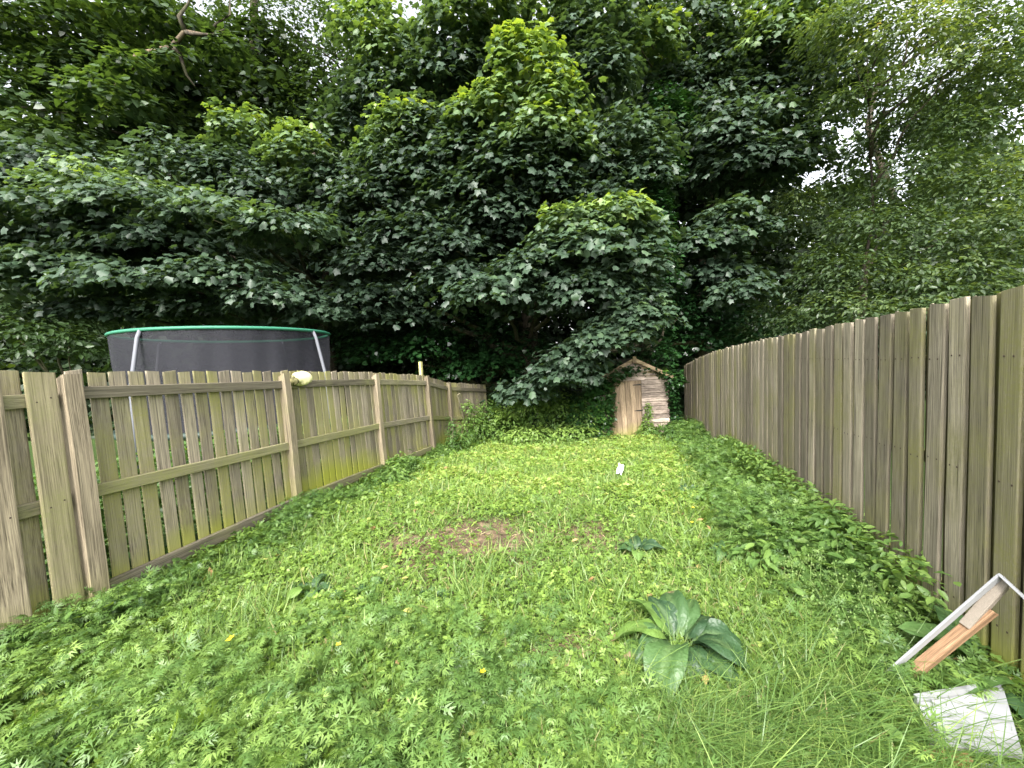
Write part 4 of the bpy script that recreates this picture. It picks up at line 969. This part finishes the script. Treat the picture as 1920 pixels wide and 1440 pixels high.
wv = N(n, 'ShaderNodeTexNoise', Scale=38.0, Detail=2.0); l.new(tc.outputs['Object'], wv.inputs['Vector']); l.new(wv.outputs[0], bp.inputs['Height']); l.new(bp.outputs[0], p.inputs['Normal'])
tr = N(n, 'ShaderNodeBsdfTranslucent'); l.new(mr_.outputs[2], tr.inputs[0]); ms = N(n, 'ShaderNodeMixShader'); ms.inputs[0].default_value = .25
l.new(p.outputs[0], ms.inputs[1]); l.new(tr.outputs[0], ms.inputs[2]); o = N(n, 'ShaderNodeOutputMaterial'); l.new(ms.outputs[0], o.inputs[0])
M_DOCK = m
def dock_leaf(parent, az, L, w, e0, e1, brown=0.0, roll=0.0, r0=.03, seed=0, stalk=.25):
    """a broad leaf: starts at elevation e0, bends to e1 at its tip"""
    rg = random.Random(seed * 13 + 5); nu, nv = 12, 6
    d = Vector((math.cos(az), math.sin(az), 0)); side = Vector((-d.y, d.x, 0))
    p = d * r0; V = []; br = []; ri = []; F = []
    step = L * (1 + stalk) / nu
    for i in range(nu + 1):
        t = i / nu; q_ = min(1.0, t * 1.25); el = e0 + (e1 - e0) * q_ * q_ * (3 - 2 * q_)
        dirv = d * math.cos(el) + Vector((0, 0, 1)) * math.sin(el)
        nrm = (-d * math.sin(el) + Vector((0, 0, 1)) * math.cos(el))
        s_ = side * math.cos(roll) + nrm * math.sin(roll); nr2 = nrm * math.cos(roll) - side * math.sin(roll)
        tt = max(0, (t * (1 + stalk) - stalk)) ; ww = .006 if tt <= 0 else max(.006, w * .5 * (math.sin(math.pi * min(1, tt) ** .72) ** .75)) if tt < 1 else .003
        for j in range(nv + 1):
            v = j / nv * 2 - 1
            wav = .022 * math.sin(9 * t + 2.5 * v * 3 + seed) * abs(v) * (ww / (w * .5)) + rg.uniform(-.0015, .0015)
            q = p + s_ * (v * ww) + nr2 * (abs(v) ** 1.3 * ww * .22 - (abs(v) > .9) * ww * .12 + wav)
            V.append(q); br.append(brown * max(0, min(1, (tt - .55) * 2.2)) * (.7 + .5 * abs(v)) + brown * .25 * abs(v) + .12); ri.append(.30 if j == nv // 2 and tt > 0 else (.5 if tt <= 0 else 0))
        p = p + dirv * step
    for i in range(nu):
        for j in range(nv):
            a = i * (nv + 1) + j; F.append((a, a + 1, a + nv + 2, a + nv + 1))
    me = mesh_py('leaf', V, F, M_DOCK, True)
    for nm, arr in (('brown', br), ('rib', ri)):
        a = me.attributes.new(nm, 'FLOAT', 'POINT'); a.data.foreach_set('value', arr)
    return link('leaf', me, parent)
R_ = math.radians
dk = thing('dock_plant', (.84, 2.23, 0), 'large dock plant with long broad leaves, some with brown tips, in the near right lawn', 'plant')
for i, (az, L, w, e0, e1, b, ro) in enumerate([
        (174, .34, .17, 62, -34, .5, .2), (128, .33, .16, 68, -12, .05, .35), (80, .34, .17, 66, -16, .45, -.3), (30, .26, .17, 68, -18, .0, -.3),
        (236, .45, .20, 56, -54, .5, .15), (205, .28, .14, 62, -36, .1, -.2), (268, .22, .11, 60, -58, .5, .1), (-38, .36, .18, 60, -50, .1, -.2), (-12, .31, .16, 58, -36, .15, .25),
        (190, .30, .13, 34, -22, .85, .2), (104, .27, .14, 70, 0, .1, 0), (152, .26, .14, 66, -26, .3, .3), (-75, .24, .13, 58, -54, .2, 0), (55, .30, .15, 64, -10, .2, -.1), (222, .26, .13, 30, -30, .5, -.2), (-58, .30, .14, 35, -30, .2, .1)]):
    dock_leaf(dk, R_(az), L, w, R_(e0), R_(e1), b, ro, seed=i)
def small_dock(x, y, s, label, n_, seed, brown=.1):
    rg = random.Random(seed); t = thing('dock_plant', (x, y, float(gz(y))), label, 'plant')
    for i in range(n_):
        dock_leaf(t, 2 * math.pi * i / n_ + rg.uniform(-.4, .4), s * rg.uniform(.6, 1.05), s * .44, R_(rg.uniform(50, 70)), R_(rg.uniform(-55, -10)), brown * rg.uniform(0, 2), rg.uniform(-.3, .3), .01, seed + i)
small_dock(.95, 3.38, .22, 'mid sized dock plant near the centre right of the lawn behind the large one', 9, 31, .15)
small_dock(-1.50, 2.98, .20, 'dock plant in the weeds below the second left fence panel', 9, 47)
small_dock(-1.10, 3.02, .15, 'small pale leaved dock beside the dock below the left fence panel', 7, 58)
small_dock(-.60, 2.86, .13, 'small dock rosette near the bare soil patch', 7, 61)
small_dock(1.62, 3.28, .17, 'dock plant with a yellowed leaf near the right fence weeds', 7, 71, .5)
small_dock(-1.95, 2.62, .14, 'low dock beside the big near post of the left fence', 6, 83)
small_dock(1.98, 4.9, .16, 'pale leaved dock by the right fence weeds farther back', 7, 97)

bl = thing('broad_leaved_plant', (2.18, 1.86, 0), 'plant with wide pale lobed leaves at the right edge beside the fence', 'plant')
for i, (az, L, w, e0, e1, ro) in enumerate([(200, .26, .20, 65, -18, .2), (150, .28, .2, 70, 0, 0), (240, .22, .17, 55, -30, 0), (20, .25, .2, 60, -10, 0), (100, .24, .18, 75, 20, 0), (-70, .22, .18, 55, -20, 0)]):
    dock_leaf(bl, R_(az), L, w, R_(e0), R_(e1), .25, ro, seed=100 + i, stalk=.6)

# ------------------------------------------------------------ scrap in the near right corner
M_WHITE = plain('white melamine', (.30, .305, .325), .5, c2=(.25, .25, .25), scale=3)
M_CHIP = plain('chipboard', (.52, .30, .14), .85, c2=(.38, .22, .10), scale=60)
def bar(name, parent, a, b, w, t, m_, roll=0.0):
    a = Vector(a); b = Vector(b); d_ = (b - a); L = d_.length; d_.normalize()
    q = d_.to_track_quat('Z', 'Y'); e = (q @ Euler((0, 0, roll)).to_quaternion()).to_euler()
    return plank(name, parent, m_, tuple((a + b) / 2), (w, t, L), tuple(e), var=0)
O = Vector((1.625, 1.90, 0))
sc1 = thing('broken_frame', tuple(O), 'broken drawer frame of raw orange timber batten and thin white edging leaning at the right', 'scrap')
A0 = Vector((0, 0, 0)); A1 = Vector((.345, -.14, .49)); A2 = Vector((.395, -.15, .612)); A3 = Vector((.375, -.285, .555))
dn = Vector((.02, .0, -.03))
bar('batten', sc1, A0 + dn - (A1 - A0) * .06, A1 + dn, .046, .034, W_NEW, .5)
bar('batten', sc1, A0.lerp(A1, .8) + dn * .6, A2 + dn * .9, .040, .026, plain('grey plywood strip', (.26, .22, .18), .8, c2=(.18, .155, .12), scale=20), .5)
bar('edging', sc1, A0 + Vector((0, 0, .045)), A2, .010, .030, M_WHITE, .5)
bar('edging', sc1, A2, A3, .010, .035, M_WHITE, .9)
def slab(name, parent, q, th, m_):
    q = [Vector(p_) - parent.location for p_ in q]; nn_ = (q[1] - q[0]).cross(q[2] - q[0]).normalized()
    if nn_.z < 0: nn_ = -nn_
    V = [p_ - nn_ * th for p_ in q] + q
    return link(name, mesh_py(name, V, [(0, 1, 2, 3), (7, 6, 5, 4), (0, 4, 5, 1), (1, 5, 6, 2), (2, 6, 7, 3), (3, 7, 4, 0)], m_), parent)
sc2 = thing('laminated_sheet', (1.75, 1.62, 0), 'white laminated panel with raised rim lying in the grass at the near right corner', 'panel')
slab('face', sc2, [(1.636, 1.71, .105), (2.02, 1.735, .13), (1.80, 1.48, .085), (1.555, 1.575, .06)], .016, M_WHITE)
slab('rim', sc2, [(1.634, 1.714, .128), (2.02, 1.739, .150), (2.02, 1.755, .150), (1.634, 1.730, .128)], .05, M_WHITE)
sc4 = thing('white_board', (1.72, 1.45, 0), 'narrow white board lying flat in front of the white panel at the picture corner', 'board')
slab('face', sc4, [(1.64, 1.50, .05), (1.84, 1.46, .06), (1.80, 1.36, .045), (1.66, 1.40, .04)], .016, M_WHITE)
sc3 = thing('chipboard_scrap', (1.60, 1.53, .02), 'torn piece of orange chipboard poking out from under the white panel', 'board')
slab('face', sc3, [(1.52, 1.575, .045), (1.66, 1.54, .05), (1.62, 1.44, .045), (1.50, 1.47, .04)], .016, M_CHIP)
slab('splinter', sc3, [(1.66, 1.42, .03), (1.78, 1.38, .035), (1.74, 1.28, .03), (1.60, 1.30, .025)], .016, M_CHIP)

# white litter on the lawn
lt = thing('litter', (1.41, 5.72, -.036), 'small crumpled piece of white packaging lying on the lawn', 'litter', None, (0, 0, 1.1))
V = []; F = []
rg = random.Random(5)
for i in range(7):
    for j in range(4): V.append((i * .035 - .1, j * .025 - .04, .07 + .015 * i + .022 * math.sin(i * 1.7 + j) * rg.uniform(.3, 1) + .02 * (j % 2)))
for i in range(6):
    for j in range(3): a = i * 4 + j; F.append((a, a + 4, a + 5, a + 1))
link('wrapper', mesh_py('wrapper', V, F, plain('white wrapper', (.82, .82, .88), .35)), lt)

# cream lump on the left fence
V = []; F = []; nu, nv = 12, 18
for i in range(nu + 1):
    th = math.pi * i / nu
    for j in range(nv):
        ph = 2 * math.pi * j / nv; r = 1 + .16 * math.sin(3 * ph + 2 * th) + .08 * math.sin(5 * th + 4 * ph)
        V.append((.115 * r * math.sin(th) * math.cos(ph), .075 * r * math.sin(th) * math.sin(ph), .072 * r * math.cos(th)))
for i in range(nu):
    for j in range(nv): F.append((i * nv + j, i * nv + (j + 1) % nv, (i + 1) * nv + (j + 1) % nv, (i + 1) * nv + j))
cr = thing('crumpled_rag', (-2.395, 4.86, 1.53), 'pale cream crumpled rag stuck on the left fence rail beside the second post', 'rag', None, (0, 0, .9))
link('cloth', mesh_py('cloth', V, F, plain('cream cloth', (.74, .70, .36), .9, c2=(.60, .56, .30), scale=9), True), cr)
link('fold', mesh_py('fold', [(v[0] * .42 - .095, v[1] * .8 - .02, v[2] * .7 - .015) for v in V], F, plain('dark cloth fold', (.10, .09, .04), .95, c2=(.3, .27, .12), scale=25), True), cr)  # smaller dark brown lump set into one end of the cloth

# fallen dead leaves
nn = 130
x, y = samp(nn, lambda t: 1 / (t + .3) ** 1.2, 1.4, 8)
bag = Bag()
bag.add(*scatter(OVAL, np.stack([x, y, gz(y) + RNG.uniform(.015, .07, nn)], 1), up_frames(nn, .4), RNG.uniform(.04, .085, nn), RNG.uniform(0, 1, nn)))
M_DEAD = leaf_mat('dead leaf', [(0, (.30, .16, .07)), (.5, (.42, .30, .14)), (.8, (.55, .50, .12)), (1, (.6, .58, .2))], .6, .3, .2)
tag(link('fallen_leaves', bag.mesh('fallen_leaves', M_DEAD)), 'scattered brown and yellow dead leaves on the lawn', 'leaves', None, 'stuff')
# buttercups
M_YEL = plain('yellow petal', (.75, .60, .03), .4)
for i, (x, y, lab) in enumerate([(-1.62, 2.30, 'yellow buttercup flower farthest left, upper of the close pair near the left corner'), (-.98, 2.19, 'yellow buttercup flower between the left pair and the picture middle'),
        (1.62, 3.88, 'yellow buttercup flower near the right fence weeds, the farthest one'), (-1.58, 2.22, 'yellow buttercup flower, lower of the close pair near the left corner'),
        (1.50, 3.62, 'yellow buttercup flower right of the mid sized dock'), (-.20, 1.95, 'yellow buttercup flower nearest the bottom middle of the picture')]):
    t = thing('buttercup_flower', (x, y, 0), lab, 'flower', 'buttercup flowers in the lawn')
    hh = random.uniform(.14, .2)
    link('stem', mesh_py('stem', *tube([(0, 0, 0), (.01, 0, hh * .6), (0, .01, hh)], .0015, 4), M_GRASS), t)
    V = [(0, 0, hh)]; F = []
    for k in range(5):
        a = 2 * math.pi * k / 5; b = len(V)
        V += [(.012 * math.cos(a - .45), .012 * math.sin(a - .45), hh + .004), (.016 * math.cos(a), .016 * math.sin(a), hh + .007), (.012 * math.cos(a + .45), .012 * math.sin(a + .45), hh + .004)]
        F += [(0, b, b + 1), (0, b + 1, b + 2)]
    link('petals', mesh_py('petals', V, F, M_YEL), t)
# thin seeded stems by the near right fence
st = thing('seeding_weed', (2.0, 2.35, 0), 'wispy seeding weed with tiny pale heads in front of the right fence', 'weed')
rg = random.Random(9)
SV = []; SF = []
for k in range(46):
    x0, y0 = rg.uniform(-.28, .22), rg.uniform(-.3, .45)
    x0 = min(x0, fr_(y0 + 2.35) - 2.0 - .05); hh = rg.uniform(.14, .34); lx, ly = rg.uniform(-.1, .1), rg.uniform(-.1, .1)
    P0 = [Vector((x0, y0, 0)), Vector((x0 + lx * .4, y0 + ly * .4, hh * .6)), Vector((x0 + lx, y0 + ly, hh))]
    V, F = tube(P0, [.0018, .0014, .0008], 4); b = len(SV); SV += V; SF += [tuple(i + b for i in f) for f in F]
    for q in range(9):
        c = P0[1].lerp(P0[2], rg.uniform(-.2, 1)) + Vector((rg.uniform(-.05, .05), rg.uniform(-.05, .05), rg.uniform(-.01, .03)))
        b = len(SV); s = rg.uniform(.003, .007)
        SV += [c + Vector((s, 0, 0)), c + Vector((-s, 0, 0)), c + Vector((0, s, s)), c + Vector((0, -s, s)), c + Vector((0, 0, -s))]
        SF += [(b, b + 2, b + 3), (b + 1, b + 3, b + 2), (b, b + 3, b + 4), (b, b + 4, b + 2), (b + 1, b + 4, b + 3), (b + 1, b + 2, b + 4)]
link('foliage', mesh_py('foliage', SV, SF, plain('seed head', (.14, .24, .06), .7, c2=(.28, .36, .12), scale=30)), st)['kind'] = 'stuff'
